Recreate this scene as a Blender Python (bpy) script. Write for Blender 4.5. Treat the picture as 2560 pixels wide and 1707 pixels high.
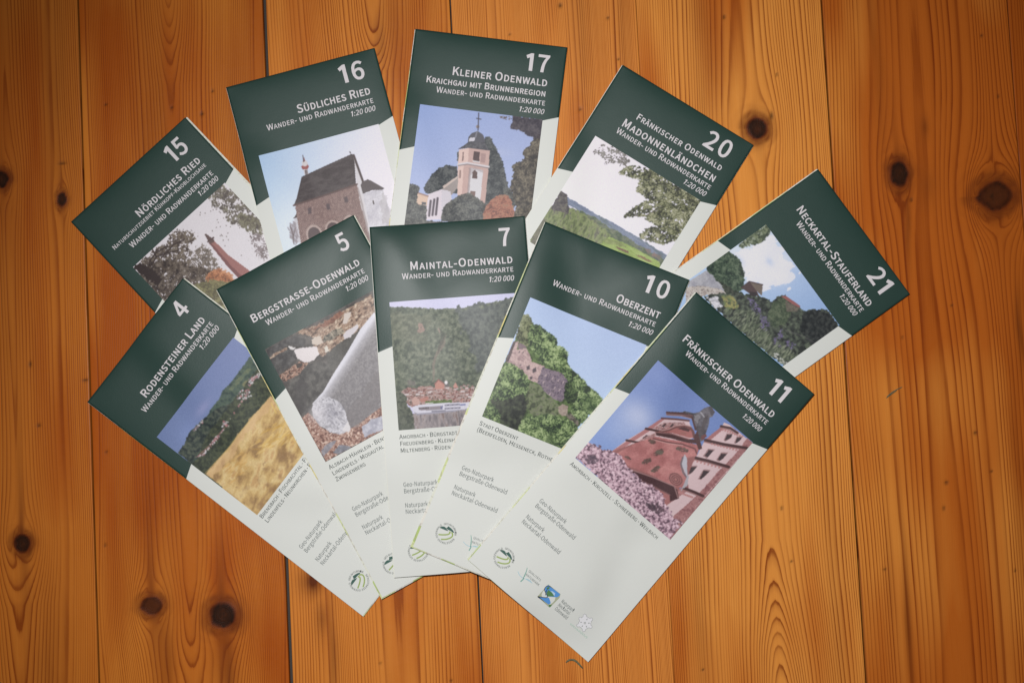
import bpy, math, random
import numpy as np
from mathutils import Matrix, Vector

# ------------------------------------------------------------------ scene, camera, light
scene = bpy.context.scene
for o in list(bpy.data.objects):
    bpy.data.objects.remove(o)
COL = scene.collection

cam_d = bpy.data.cameras.new("camera")
cam = bpy.data.objects.new("camera", cam_d)
COL.objects.link(cam)
cam_d.sensor_width = 36.0
cam_d.lens = 45.0
cam_d.clip_start = 0.01
cam_d.clip_end = 50.0
cam.location = (0.0, 0.0, 0.86693)
cam.rotation_euler = (0.058579, -0.002408, 0.0)
scene.camera = cam

world = bpy.data.worlds.new("World")
scene.world = world
world.use_nodes = True
world.node_tree.nodes["Background"].inputs[0].default_value = (1.0, 0.96, 0.92, 1)
world.node_tree.nodes["Background"].inputs[1].default_value = 0.065

# the camera's own flash: a small bright source just above the lens, with a soft-edged beam
fl_d = bpy.data.lights.new("camera_flash", 'SPOT')
fl = bpy.data.objects.new("camera_flash", fl_d)
COL.objects.link(fl)
fl_d.energy = 27.8
fl_d.color = (1.0, 0.985, 0.975)
fl_d.shadow_soft_size = 0.016
fl_d.spot_size = math.radians(82)
fl_d.spot_blend = 1.0
fl.location = (-0.095, 0.145, 0.86693 - 0.01)
_dir = Vector((0.055, -0.035, 0.0)) - Vector(fl.location)
fl.rotation_euler = _dir.to_track_quat('-Z', 'Y').to_euler()

scene.view_settings.view_transform = 'Standard'
scene.view_settings.look = 'None'
scene.view_settings.exposure = 0.0
scene.view_settings.gamma = 1.0
scene.view_settings.use_curve_mapping = False

rng = np.random.default_rng(7)

# ------------------------------------------------------------------ helpers
def lin(c):
    c = np.asarray(c, float) / 255.0
    return np.where(c <= 0.04045, c / 12.92, ((c + 0.055) / 1.055) ** 2.4)

def vnoise(x, y, seed):
    """smooth value noise at coordinates x, y (lattice step 1), range 0..1"""
    r = np.random.default_rng(seed)
    T = r.random((256, 256))
    xi = np.floor(x).astype(int); yi = np.floor(y).astype(int)
    fx = x - xi; fy = y - yi
    fx = fx * fx * (3 - 2 * fx); fy = fy * fy * (3 - 2 * fy)
    a = T[yi % 256, xi % 256]; b = T[yi % 256, (xi + 1) % 256]
    c = T[(yi + 1) % 256, xi % 256]; d = T[(yi + 1) % 256, (xi + 1) % 256]
    return (a * (1 - fx) + b * fx) * (1 - fy) + (c * (1 - fx) + d * fx) * fy

def fbm(x, y, seed, n=4):
    s = 0; a = 0.5; t = 0
    for i in range(n):
        s = s + a * vnoise(x * 2 ** i, y * 2 ** i, seed + i); t += a; a *= 0.55
    return s / t

def inside(px, py, poly):
    m = np.zeros(px.shape, bool)
    n = len(poly)
    for i in range(n):
        x0, y0 = poly[i]; x1, y1 = poly[(i + 1) % n]
        if y0 == y1:
            continue
        c = ((y0 > py) != (y1 > py)) & (px < (x1 - x0) * (py - y0) / (y1 - y0) + x0)
        m ^= c
    return m

def grid_faces(nx, ny, flip=False):
    i = np.arange(nx - 1)[None, :] + np.arange(ny - 1)[:, None] * nx
    i = i.ravel()
    f = np.stack([i, i + 1, i + 1 + nx, i + nx], 1)
    return f[:, ::-1] if flip else f

def quad_mesh(name, co, faces, smooth=True):
    me = bpy.data.meshes.new(name)
    co = np.asarray(co, np.float32); faces = np.asarray(faces, np.int32)
    me.vertices.add(len(co)); me.vertices.foreach_set("co", co.ravel())
    me.loops.add(faces.size); me.loops.foreach_set("vertex_index", faces.ravel())
    me.polygons.add(len(faces))
    me.polygons.foreach_set("loop_start", np.arange(len(faces), dtype=np.int32) * 4)
    me.polygons.foreach_set("use_smooth", np.full(len(faces), smooth))
    me.update(calc_edges=True)
    me.validate()
    return me

def link(name, me, mat=None, parent=None):
    o = bpy.data.objects.new(name, me)
    COL.objects.link(o)
    if mat is not None:
        me.materials.append(mat)
    if parent is not None:
        o.parent = parent
    return o

class NT:
    """small node-tree writer"""
    def __init__(self, name):
        self.m = bpy.data.materials.new(name)
        self.m.use_nodes = True
        self.t = self.m.node_tree
        self.t.nodes.clear()
        self.out = self.t.nodes.new("ShaderNodeOutputMaterial")
        self.b = self.t.nodes.new("ShaderNodeBsdfPrincipled")
        self.t.links.new(self.b.outputs[0], self.out.inputs[0])
    def n(self, kind, **kw):
        nd = self.t.nodes.new("ShaderNode" + kind)
        for k, v in kw.items():
            setattr(nd, k, v)
        return nd
    def put(self, sock, v):
        if isinstance(v, bpy.types.NodeSocket):
            self.t.links.new(v, sock)
        elif isinstance(v, (tuple, list, np.ndarray)):
            v = tuple(float(c) for c in v)
            n = len(sock.default_value)
            sock.default_value = (v + (1.0,))[:n] if len(v) < n else v[:n]
        else:
            sock.default_value = v
    def math(self, op, a, b=0.0, c=None, clamp=False):
        nd = self.n("Math", operation=op); nd.use_clamp = clamp
        self.put(nd.inputs[0], a); self.put(nd.inputs[1], b)
        if c is not None: self.put(nd.inputs[2], c)
        return nd.outputs[0]
    def mix(self, f, a, b, mode='MIX'):
        nd = self.n("Mix", data_type='RGBA', blend_type=mode)
        self.put(nd.inputs[0], f); self.put(nd.inputs[6], a); self.put(nd.inputs[7], b)
        return nd.outputs[2]
    def ramp(self, f, stops):
        nd = self.n("ValToRGB")
        e = nd.color_ramp.elements
        while len(e) < len(stops): e.new(0.5)
        for el, (p, c) in zip(e, stops):
            el.position = p
            el.color = (*c, 1) if not np.isscalar(c) else (c, c, c, 1)
        self.put(nd.inputs[0], f)
        return nd.outputs[0]
    def attr(self, name):
        return self.n("Attribute", attribute_name=name)
    def noise(self, vec, scale, detail=3.0, rough=0.55):
        nd = self.n("TexNoise")
        if vec is not None: self.put(nd.inputs["Vector"], vec)
        nd.inputs["Scale"].default_value = scale; nd.inputs["Detail"].default_value = detail
        nd.inputs["Roughness"].default_value = rough
        return nd.outputs[0]
    def mapping(self, vec, scale):
        nd = self.n("Mapping"); self.put(nd.inputs[0], vec); nd.inputs[3].default_value = scale
        return nd.outputs[0]
    def bump(self, h, strength, dist):
        nd = self.n("Bump"); nd.inputs["Strength"].default_value = strength
        nd.inputs["Distance"].default_value = dist
        self.put(nd.inputs["Height"], h)
        self.put(self.b.inputs["Normal"], nd.outputs[0])
    def set(self, **kw):
        for k, v in kw.items():
            self.put(self.b.inputs[k.replace("_", " ")], v)

# ------------------------------------------------------------------ floor boards
SEAM_T, SEAM_P, SEAM_X0 = (0.050403, 0.127937, -0.282077)
NRM = np.array([math.cos(SEAM_T), math.sin(SEAM_T)])      # across the boards
ALG = np.array([-math.sin(SEAM_T), math.cos(SEAM_T)])     # along the boards
GAPS = {-1: 0.5, 0: 0.6, 1: 1.0, 2: 2.5, 3: 1.0, 4: 0.12, 5: 1.1, 6: 0.35, 7: 0.8, 8: .5}  # mm, seam on the left of board i
# growth-ring layout of each board: pith position (mm across), ring width, depth of the pith along the board
BOARD = {
    -2: (70, 1.7, [(-400, 12), (400, 18)]), -1: (30, 1.5, [(-400, 22), (400, 18)]),
    0: (76, 1.7, [(-420, 16), (-190, 14), (-109, 11), (-70, 5), (160, 4), (480, 7)]),
    1: (64, 1.5, [(-420, 28), (-200, 19), (-159, 16.5), (-134, 14), (-100, 12), (200, 11), (240, 10), (262, 8), (300, 2), (480, 1)]),
    2: (75, 1.8, [(-420, 20), (-200, 19), (-100, 18), (180, 16), (240, 13.5), (275, 7), (330, 2), (480, 1)]),
    3: (-70, 1.35, [(-400, 30), (400, 36)]),
    4: (70, 1.7, [(-420, 2), (-200, 8.5), (-165, 11.5), (-152, 13), (-119, 16.5), (-95, 18), (150, 19), (480, 22)]),
    5: (62, 2.3, [(-420, 20), (480, 25)]), 6: (150, 1.9, [(-400, 20), (400, 28)]), 7: (40, 1.8, [(-400, 20), (400, 12)]),
}
# knots: board, p mm, s mm, radius across, radius along, darkness, streak up mm, hollow (pale heart)
KNOTS = [
    (0, 72, 179, 5.0, 6.0, 1.0, 10, 0), (0, 113, 163, 3.2, 5.0, 0.85, 14, 0), (0, 79.6, -68.3, 5.2, 6.2, 1.0, 46, 0),
    (1, 37.3, -114.1, 7.0, 6.2, 0.85, 46, 1), (1, 84.0, -122.6, 8.2, 8.0, 1.0, 36, 0),
    (4, 78.4, 188.3, 6.6, 7.2, 1.0, 8, 0),
    (5, 45.3, 151.9, 6.0, 8.8, 1.0, 22, 0), (5, 110.1, 133.4, 11.5, 10.0, 0.95, 14, 1),
    (3, 60, -330, 6, 7, .9, 10, 0), (6, 60, 60, 6, 7, .9, 20, 0), (6, 85, -120, 5, 6, .9, 20, 0), (-1, 60, 90, 6, 6, .9, 20, 0),
]
# soft stained patches without a knot: board, p, s, rp, rs, amount
STAINS = [(2, 17, -103, 8, 9, .8), 
    (5, 65.4, 183.4, 2.8, 7.5, 0.38), (5, 63.9, 143, 7.5, 13.0, 0.22), (2, 28.5, -150, 3.0, 45, 0.42), (2, 22, -128, 4.5, 12, 0.45),
    (2, 79, 262, 5.0, 22, 0.30), (2, 88, 268, 14, 46, 0.18), (0, 96, -150, 10, 60, 0.22), (0, 60, 120, 25, 120, 0.22), (0, 110, 240, 14, 90, 0.2),
    (1, 85, -165, 6, 45, 0.4), (1, 46, -150, 5, 40, 0.3), (1, 110, 180, 16, 90, 0.25), (1, 48, 205, 14, 90, 0.22), (1, 40, -40, 18, 60, .14),
    (5, 31, -150, 2.2, 48, 0.5), (5, 20, -120, 1.5, 40, 0.2), (5, 112, -60, 4, 90, 0.25), (5, 120, 40, 3, 30, 0.5), (4, 45, 240, 10, 80, .22),
    (4, 111, -80, 5, 130, 0.16), (3, 90, 260, 8, 90, 0.2), (5, 36, 235, 4, 80, 0.22), (5, 49, 118, 1.8, 26, .5), (3, 118, 250, 6, 120, .16),
    (4, 20, -150, 6, 60, .18), (6, 20, 0, 30, 120, .2),
]
# nail holes and small dents: board, p, s, rp, rs (mm)
SPECKS = [(3, 75.7, 280.4, 1.0, 1.4), (3, 108, 270, .6, .8), (3, 113.6, 241, .5, .6), (4, 60.1, 266.7, .7, 1.2), (4, 94, 224.8, .45, .8),
          (3, 85.7, 207.6, .7, .7), (4, 88.6, 196.4, .8, 2.4), (5, 108.7, 244.9, .5, .9), (5, 117.1, 202.2, .5, .8), (5, 52.4, 133.6, .7, .9),
          (5, 84.8, -26.8, .9, .9), (5, 62.9, -59.2, 1.0, .9), (5, 93.8, -53.1, .6, .6), (5, 59.9, -76.2, .5, 1.2), (4, 78.8, -70.7, .5, 1.0),
          (4, 83.1, -106.4, .5, .6), (4, 19.3, -175, .5, .5), (5, 17.5, -115, .7, .6), (0, 88, 51.7, .6, 1.8), (0, 92.7, 10.2, 1.0, .8),
          (1, 9.7, -10.2, .6, .5), (1, 16.9, 227, .6, .6), (1, 90.3, 232.7, .6, .7), (1, 62, 222.3, .6, .5), (1, 82.4, 217.2, .9, 1.1),
          (0, 113.8, 188, 2.4, .5), (2, 106.6, -173.8, .5, .8), (1, 7, -72.2, .6, .6), (0, 125.0, 38.9, 1.9, .6), (5, 40, 40, .5, .5), (4, 30, -30, .4, .6),
          (3, 60, -140, .4, .4), (2, 60, -160, .4, .5), (0, 40, -120, .5, .7), (5, 75, 60, .4, .5), (5, 105, -120, .5, .6), (3, 40, 262, .4, .5)]

def board_surface(b, p, s):
    """ring phase and stain amount at board coordinates (mm)"""
    pc, w, dpts = BOARD.get(b, (60, 1.8, [(-400, 18), (400, 24)]))
    q = p + 7.0 * (fbm(p / 75 + 9 * b, s / 230 + 5, 40 + b, 2) - .5) + 0.7 * (vnoise(p / 16, s / 75, 60 + b) - .5)
    ph_kn = np.zeros_like(p); dark = np.zeros_like(p); kn_in = np.zeros_like(p); heart = np.zeros_like(p)
    push = np.zeros_like(p); ring_st = np.zeros_like(p)
    for (kb, kp, ks, ra, rs, dk, st, hol) in KNOTS:
        if kb != b:
            continue
        dx = p - kp; dy = s - ks
        wob = 1 + 0.09 * (vnoise(np.arctan2(dy, dx) * 1.6 + 30, dx * 0 + kp, 3) - .5) * 2
        e = np.sqrt((dx / (ra * wob)) ** 2 + (dy / (rs * wob)) ** 2)
        # grain parts round the knot like water round a stone
        el = np.sqrt((dx / (ra * 1.5)) ** 2 + (dy / (rs * 2.8)) ** 2)
        push += -dx / np.maximum(el, 0.75) ** 1.7 * 0.8
        kn = 1 / (1 + np.exp((e - 1.0) * 10))
        kn_in = np.maximum(kn_in, kn)
        body = kn * (0.72 + .28 * dk) * (0.97 + 0.25 * (fbm(p / 1.6, s / 1.6, 8, 2) - .5))
        if hol:
            body = body * (0.70 + 0.30 / (1 + np.exp(-(e - .72) * 16)))
            heart = np.maximum(heart, kn / (1 + np.exp((e - .72) * 16)))
        else:
            body = body * (0.86 + 0.2 * np.clip(e, 0, 1))
        halo = 0.72 * dk * np.exp(-np.maximum(e - 0.9, 0) * 1.7) * (0.35 + 1.1 * fbm(p / 2.5, s / 7, 18, 3)) * (.72 + .5 * np.sin(e * 9 + dx / ra))
        up = np.exp(-((dx + 0.5) / (ra * 0.42)) ** 2) * np.exp(-np.maximum(dy, 0) / st) * (dy > -2) * 0.55 * dk
        dn = np.exp(-((dx - 1.0) / (ra * 0.7)) ** 2) * np.exp(np.minimum(dy, 0) / (st * .8 + 8)) * (dy < 2) * 0.34 * dk
        ring_st = np.maximum(ring_st, 0.75 * dk * np.exp(-(np.maximum(e - .95, 0) / .75) ** 2) * (.35 + .9 * fbm(p / 4, s / 6, 55, 3)))
        heart = np.maximum(heart, kn / (1 + np.exp((e - .62) * 12)) * .55)
        dark = 1 - (1 - dark) * (1 - np.clip(np.maximum(np.maximum(body, halo), np.maximum(up, dn)), 0, 1))
        ph_kn = ph_kn + kn * e * 3
    q = q + push
    d = np.interp(s + 14 * (fbm(p / 40, s / 70, 17 + b, 2) - .5), [a for a, _ in dpts], [c for _, c in dpts]) + 1.0 * (fbm(p / 90, s / 160, 90 + b, 2) - .5)
    F = np.sqrt((q - pc) ** 2 + d * d)
    wv = F + 2.2 * np.sin(F / 8.0 + b) + 1.0 * np.sin(F / 3.1 + 2 * b) + 5.0 * (vnoise(F / 9, s * 0 + b, 71) - .5)
    ring = wv / w * (1 - kn_in) + ph_kn
    stain = ring_st
    for (sb, sp_, ss_, rp, rs_, am) in STAINS:
        if sb == b:
            e2 = ((p - sp_ + 2 * (vnoise(s / 25, p * 0 + sp_, 5) - .5)) / rp) ** 2 + ((s - ss_) / rs_) ** 2
            stain = np.maximum(stain, am * np.exp(-e2 ** 0.8) * (0.65 + 0.7 * fbm(p / 3, s / 60, 77, 2)))
    spk = np.zeros_like(p)
    for (sb, sp_, ss_, rp, rs_) in SPECKS:
        if sb == b:
            e2 = ((p - sp_) / (rp + .35)) ** 2 + ((s - ss_) / (rs_ + .35)) ** 2
            spk = np.maximum(spk, np.exp(-e2 * 1.1))
    tone = .62 * fbm(p / 24 + 3 * b, s / 210 + 7 * b, 200 + b, 3) + .38 * fbm(p / 55 + 5 * b, s / 95 + 3 * b, 230 + b, 2) + 0.25 * (np.random.default_rng(900 + b).random() - .5)
    return ring, np.clip(dark, 0, 1), stain, spk, tone, heart

def build_floor():
    S0, S1 = -420.0, 480.0
    co = []; fc = []; at = [[] for _ in range(7)]
    base = 0
    for b in range(-2, 9):
        g0 = GAPS.get(b, .6) / 2; g1 = GAPS.get(b + 1, .6) / 2
        vis = 0 <= b <= 6
        wd = SEAM_P * 1000
        step = 1.1 if vis else 2.2
        ps = np.concatenate([[g0, g0, g0 + .35], np.linspace(g0 + .9, wd - g1 - .9, int(wd / step)), [wd - g1 - .35, wd - g1, wd - g1]])
        drop = np.zeros(len(ps)); drop[0] = drop[-1] = -7.0; drop[1] = drop[-2] = -0.22; drop[2] = drop[-3] = -0.05
        ss = np.arange(S0, S1 + .1, 1.4 if vis else 2.8)
        Pm, Sm = np.meshgrid(ps, ss)
        # the sawn edge is not perfectly straight
        wig = 0.10 * (vnoise(Sm / 18, Pm * 0 + b, 31) - .5)
        X = (SEAM_X0 + (b - 1) * SEAM_P) * 1000 + Pm + wig
        x = X * NRM[0] + Sm * ALG[0]; y = X * NRM[1] + Sm * ALG[1]
        ring, dark, stain, spk, tone, heart = board_surface(b, Pm, Sm)
        z = np.broadcast_to(drop, Pm.shape) - 0.35 * spk
        spk[:, [0, -1]] = 1.0; spk[:, [1, -2]] = 0.5          # joint walls painted dark, standing in for shade in the gaps
        co.append(np.stack([x, y, z], -1).reshape(-1, 3) / 1000)
        fc.append(grid_faces(len(ps), len(ss)) + base)
        base += Pm.size
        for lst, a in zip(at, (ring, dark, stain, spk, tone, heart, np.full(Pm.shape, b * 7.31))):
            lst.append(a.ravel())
    me = quad_mesh("floor", np.concatenate(co), np.concatenate(fc))
    for nm, lst in zip(("ring", "dark", "stain", "speck_gap_shade", "tone", "heart", "board"), at):
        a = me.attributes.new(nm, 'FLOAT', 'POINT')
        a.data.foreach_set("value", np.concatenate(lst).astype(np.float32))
    tints = {0: (.74, .58, .37), 1: (.80, .655, .43), 2: (.88, .77, .62), 3: (.95, .87, .82), 4: (1.0, .98, .90), 5: (.90, .82, .66), 6: (.78, .66, .48)}
    bid = np.rint(np.concatenate(at[6]) / 7.31).astype(int)
    tc = np.ones((len(bid), 4), np.float32)
    for b in np.unique(bid):
        tc[bid == b, :3] = tints.get(int(b), (.85, .75, .6))
    me.color_attributes.new("tint", 'FLOAT_COLOR', 'POINT').data.foreach_set("color", tc.ravel())
    o = link("floor", me, wood_material())
    o["kind"] = "structure"
    # dark bed under the gaps
    xs = [-.62, .62]; ys = [-.47, .52]
    me2 = quad_mesh("floor_bed", [(xs[0], ys[0], -.0055), (xs[1], ys[0], -.0055), (xs[1], ys[1], -.0055), (xs[0], ys[1], -.0055)], [(0, 1, 2, 3)], False)
    m = NT("dark_gap_bed"); m.set(Base_Color=(.05, .042, .036), Roughness=.9)
    o2 = link("floor_bed", me2, m.m); o2["kind"] = "structure"

def wood_material():
    w = NT("varnished_pine")
    ring = w.attr("ring").outputs["Fac"]; dark = w.attr("dark").outputs["Fac"]; stain = w.attr("stain").outputs["Fac"]
    spk = w.attr("speck_gap_shade").outputs["Fac"]; tone = w.attr("tone").outputs["Fac"]; heart = w.attr("heart").outputs["Fac"]
    brd = w.attr("board").outputs["Fac"]
    tc = w.n("TexCoord").outputs["Object"]
    rot = w.n("Mapping"); rot.inputs[2].default_value = (0, 0, -SEAM_T); w.put(rot.inputs[0], tc)
    v = rot.outputs[0]
    fib = w.noise(w.mapping(v, (1500, 28, 1)), 1.0, 3, .6)
    fib2 = w.noise(w.mapping(v, (420, 9, 1)), 1.0, 2, .5)
    blot = w.noise(w.mapping(v, (26, 7, 1)), 1.0, 3, .55)
    jit = w.math('MULTIPLY_ADD', w.noise(w.mapping(v, (700, 14, 1)), 1.0, 2, .5), 0.20, -0.10)
    rg = w.math('ADD', ring, jit)
    fr = w.math('FRACT', rg)
    # how strong each year's dark line is
    cmb = w.n("CombineXYZ"); w.put(cmb.inputs[0], w.math('FLOOR', rg)); w.put(cmb.inputs[1], brd)
    wn = w.n("TexWhiteNoise", noise_dimensions='3D'); w.put(wn.inputs["Vector"], cmb.outputs[0])
    strength = w.math('MULTIPLY_ADD', wn.outputs["Value"], 0.52, 0.50)
    late = w.ramp(fr, [(0.0, 0.25), (0.10, 0.0), (0.40, 0.03), (0.70, 0.34), (0.86, 1.0), (0.955, 1.0), (1.0, 0.25)])
    late = w.math('MULTIPLY', late, strength)
    late = w.math('MULTIPLY', late, w.math('MULTIPLY_ADD', blot, 2.6, -0.45, clamp=True), clamp=True)
    early = w.mix(w.math('MULTIPLY_ADD', fib2, 0.9, -0.1, clamp=True), W_E1, W_E2)
    tn = w.math('MULTIPLY_ADD', tone, 4.0, -1.72, clamp=True)
    early = w.mix(w.math('MULTIPLY', tn, 0.85), early, W_E3)
    early = w.mix(1.0, early, w.attr("tint").outputs["Color"], 'MULTIPLY')
    c = w.mix(w.math('MULTIPLY', late, W_LATE), early, W_L)
    c = w.mix(w.math('MULTIPLY_ADD', fib, 0.5, -0.14, clamp=True), c, w.mix(1.0, c, (.62, .55, .5), 'MULTIPLY'))
    c = w.mix(w.math('MULTIPLY', stain, 1.25, clamp=True), c, (.115, .024, .004))
    c = w.mix(w.math('MULTIPLY', dark, 1.7, clamp=True), c, (.150, .030, .0055))
    c = w.mix(w.math('MULTIPLY_ADD', dark, 1.9, -.72, clamp=True), c, (.0200, .0066, .0032))
    c = w.mix(w.math('MULTIPLY', heart, 0.45), c, (.075, .024, .008))
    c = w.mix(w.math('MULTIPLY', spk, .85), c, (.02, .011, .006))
    vo = w.n("TexVoronoi"); vo.inputs["Scale"].default_value = 24; w.put(vo.inputs["Vector"], tc)
    sc_ = w.n("SeparateColor"); w.put(sc_.inputs[0], vo.outputs["Color"])
    dust = w.math('MULTIPLY', w.math('LESS_THAN', vo.outputs["Distance"], w.math('MULTIPLY_ADD', sc_.outputs[0], .022, -.006)), w.math('GREATER_THAN', sc_.outputs[1], .45))
    c = w.mix(w.math('MULTIPLY', dust, .4), c, (.62, .45, .28))
    dents = w.noise(v, 330, 2, .5)
    rough = w.math('MULTIPLY_ADD', dents, 0.16, 0.30)
    w.set(Base_Color=c, Roughness=rough, Specular_IOR_Level=0.13)
    h = w.math('ADD', w.math('MULTIPLY', late, -0.35), w.math('MULTIPLY', fib, 0.5))
    h = w.math('ADD', h, w.math('MULTIPLY', w.noise(v, 95, 3, .5), 1.2))
    w.bump(h, 0.22, 0.0006)
    return w.m
W_E1 = (.80, .325, .068); W_E2 = (.72, .255, .044); W_E3 = (.50, .118, .012); W_L = (.235, .040, .0035); W_LATE = 1.0
build_floor()

# ------------------------------------------------------------------ how the maps lie on the floor and on each other
MAP_W, MAP_H = 0.105, 0.235
POSES = {15: (-0.29782, 0.13209, 0.75383), 16: (-0.19361, 0.22471, 0.26429), 17: (-0.06419, 0.26546, -0.12275), 20: (0.07805, 0.24053, -0.55699), 21: (0.21109, 0.16840, -0.95022), 4: (-0.28434, 0.00987, 0.91784), 5: (-0.19736, 0.08570, 0.50143), 7: (-0.09396, 0.12737, 0.07655), 10: (0.02466, 0.13148, -0.38543), 11: (0.12624, 0.08352, -0.70892)}       # x, y of the top-left corner (m) and rotation (rad)
ORDER = [15, 16, 17, 20, 21, 4, 5, 7, 10, 11]     # laid down in this order
N_PAGES, PAGE_T, PAGE_PITCH, COVER_T = 4, 0.00026, 0.00040, 0.00026
STACK_T = N_PAGES * PAGE_PITCH + COVER_T
GX = np.arange(-0.46, 0.4601, 0.002); GY = np.arange(-0.36, 0.3601, 0.002)
GXX, GYY = np.meshgrid(GX, GY)

def bulge(k, u, v):
    """the folded paper springs open a little (mm in, m out)"""
    amp = {5: 2.0, 7: 2.0, 10: 1.5, 11: 1.1, 4: 1.2, 15: 1.2, 16: 1.5, 17: 1.7, 20: 1.6, 21: 1.2}[k]
    w = MAP_W * 1000; h = MAP_H * 1000
    u = np.clip(u, 0, w); v = np.clip(v, 0, h)
    e = (1 - np.exp(-u / 9)) * (1 - np.exp(-(w - u) / 9)) * (1 - np.exp(-v / 6.5)) * (1 - np.exp(-(h - v) / 12))
    wav = 0.12 * np.sin(u / 23 + k) * np.sin(v / 41 + 2 * k)
    return 0.001 * e * (amp * (0.12 + 0.88 * np.exp(-v / 70)) + wav)

def map_axes(k):
    x, y, t = POSES[k]
    return np.array([x, y]), np.array([math.cos(t), math.sin(t)]), np.array([math.sin(t), -math.cos(t)])

def box(a, r):
    for ax in (0, 1):
        p = np.pad(a, [(r + 1, r) if i == ax else (0, 0) for i in (0, 1)], mode='edge').cumsum(ax)
        n = a.shape[ax]
        hi = np.take(p, np.arange(2 * r + 1, 2 * r + 1 + n), ax); lo = np.take(p, np.arange(0, n), ax)
        a = (hi - lo) / (2 * r + 1)
    return a

def dilate(a, r):
    for ax in (0, 1):
        o = a.copy()
        for s in range(1, r + 1):
            sh = np.roll(a, s, ax); o = np.maximum(o, sh)
            sh = np.roll(a, -s, ax); o = np.maximum(o, sh)
        a = o
    return a

DRAPE = {}
_top = np.zeros_like(GXX)
for k in ORDER:
    c, r_, d_ = map_axes(k)
    U = ((GXX - c[0]) * r_[0] + (GYY - c[1]) * r_[1]) * 1000
    V = ((GXX - c[0]) * d_[0] + (GYY - c[1]) * d_[1]) * 1000
    M = (U > -4) & (U < 109) & (V > -3) & (V < 239)
    sup = np.where(M, _top, 0)
    z = box(box(dilate(sup, 7), 3), 4) + 0.00015
    DRAPE[k] = z
    _top = np.where(M, np.maximum(_top, z + STACK_T + bulge(k, U, V)), _top)

def drape(k, x, y):
    g = DRAPE[k]
    fx = (x - GX[0]) / 0.002; fy = (y - GY[0]) / 0.002
    i = np.clip(np.floor(fx).astype(int), 0, len(GX) - 2); j = np.clip(np.floor(fy).astype(int), 0, len(GY) - 2)
    fx = fx - i; fy = fy - j
    return (g[j, i] * (1 - fx) + g[j, i + 1] * fx) * (1 - fy) + (g[j + 1, i] * (1 - fx) + g[j + 1, i + 1] * fx) * fy

class Place:
    """cover coordinates (mm from the top-left corner) to the thing's own space"""
    def __init__(self, k):
        self.k = k
        self.c, self.r, self.d = map_axes(k)
        mid = self.c + self.r * MAP_W / 2 + self.d * MAP_H / 2
        self.z0 = float(DRAPE[k].min())
        self.root = bpy.data.objects.new("folded_map", None)
        COL.objects.link(self.root)
        self.root.empty_display_size = 0.02
        self.root.location = (mid[0], mid[1], self.z0)
        self.root.rotation_euler = (0, 0, POSES[k][2])
    def co(self, u, v, lift, frac=1.0):
        u = np.asarray(u, float); v = np.asarray(v, float)
        x = self.c[0] + (self.r[0] * u + self.d[0] * v) / 1000
        y = self.c[1] + (self.r[1] * u + self.d[1] * v) / 1000
        z = drape(self.k, x, y) + bulge(self.k, u, v) * frac + lift - self.z0
        return np.stack([u / 1000 - MAP_W / 2, MAP_H / 2 - v / 1000, z], -1)

TOP = STACK_T     # lift of the cover's printed face

# ------------------------------------------------------------------ paper and ink materials
def paper(name, col, rough=0.5, spec=0.3, tint=None, spark=0.0):
    m = NT(name)
    tc = m.n("TexCoord").outputs["Object"]
    n = m.noise(tc, 160, 4, .6)
    c = m.mix(m.math('MULTIPLY', n, 0.10), col, tint or tuple(x * .82 for x in col))
    m.set(Base_Color=c, Roughness=rough, Specular_IOR_Level=spec)
    f = m.noise(tc, 1500, 2, .6)
    g = m.noise(tc, 60, 2, .5)
    m.bump(m.math('ADD', f, m.math('MULTIPLY', g, 1.5)), 0.10 + spark, 0.0005)
    return m.m

PAPER = paper("cover_paper", (.705, .722, .690), 0.5, 0.3)
PAGE = paper("page_paper", (.74, .74, .68), 0.6, 0.2)

def gloss_ink(name, col):
    m = NT(name)
    tc = m.n("TexCoord").outputs["Object"]
    n = m.noise(tc, 220, 4, .65)
    c = m.mix(m.math('MULTIPLY_ADD', n, 0.6, -0.15, clamp=True), col, tuple(x * 1.2 for x in col))
    m.set(Base_Color=c, Roughness=0.43, Specular_IOR_Level=0.36)
    m.bump(m.math('ADD', m.noise(tc, 1300, 2, .7), m.math('MULTIPLY', m.noise(tc, 70, 2, .5), 1.6)), 0.10, 0.0005)
    return m.m
GREEN = gloss_ink("header_green_ink", (.0205, .050, .041))
def ink(name, col, rough=.55):
    m = NT(name); m.set(Base_Color=col, Roughness=rough, Specular_IOR_Level=0.25)
    return m.m
WHITE_INK = ink("white_lettering", (.70, .665, .69))
DARK_INK = ink("dark_lettering", (.068, .088, .085))
GREY_INK = ink("grey_lettering", (.105, .13, .13))
TOWN_INK = ink("town_lettering", (.062, .080, .076))
HILL_INK = ink("emblem_dark_green", (.05, .12, .10)); FIELD_INK = ink("emblem_light_green", (.33, .43, .13))
LEAF_INK = ink("emblem_teal", (.19, .40, .34)); WATER_INK = ink("emblem_pale_blue", (.33, .56, .66))
OAK_INK = ink("emblem_white", (.80, .80, .83)); OAK_LINE = ink("emblem_grey_outline", (.36, .37, .38)); OAK_TEXT = ink("emblem_pale_green", (.36, .56, .45))
BLUE_INK = ink("emblem_blue", (.10, .30, .68)); SKY_INK = ink("emblem_light_blue", (.45, .62, .82)); BLACK_INK = ink("emblem_black", (.03, .035, .04))
MOSS_INK = ink("emblem_green", (.09, .22, .09)); SAND_INK = ink("emblem_olive", (.40, .43, .30))

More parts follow.
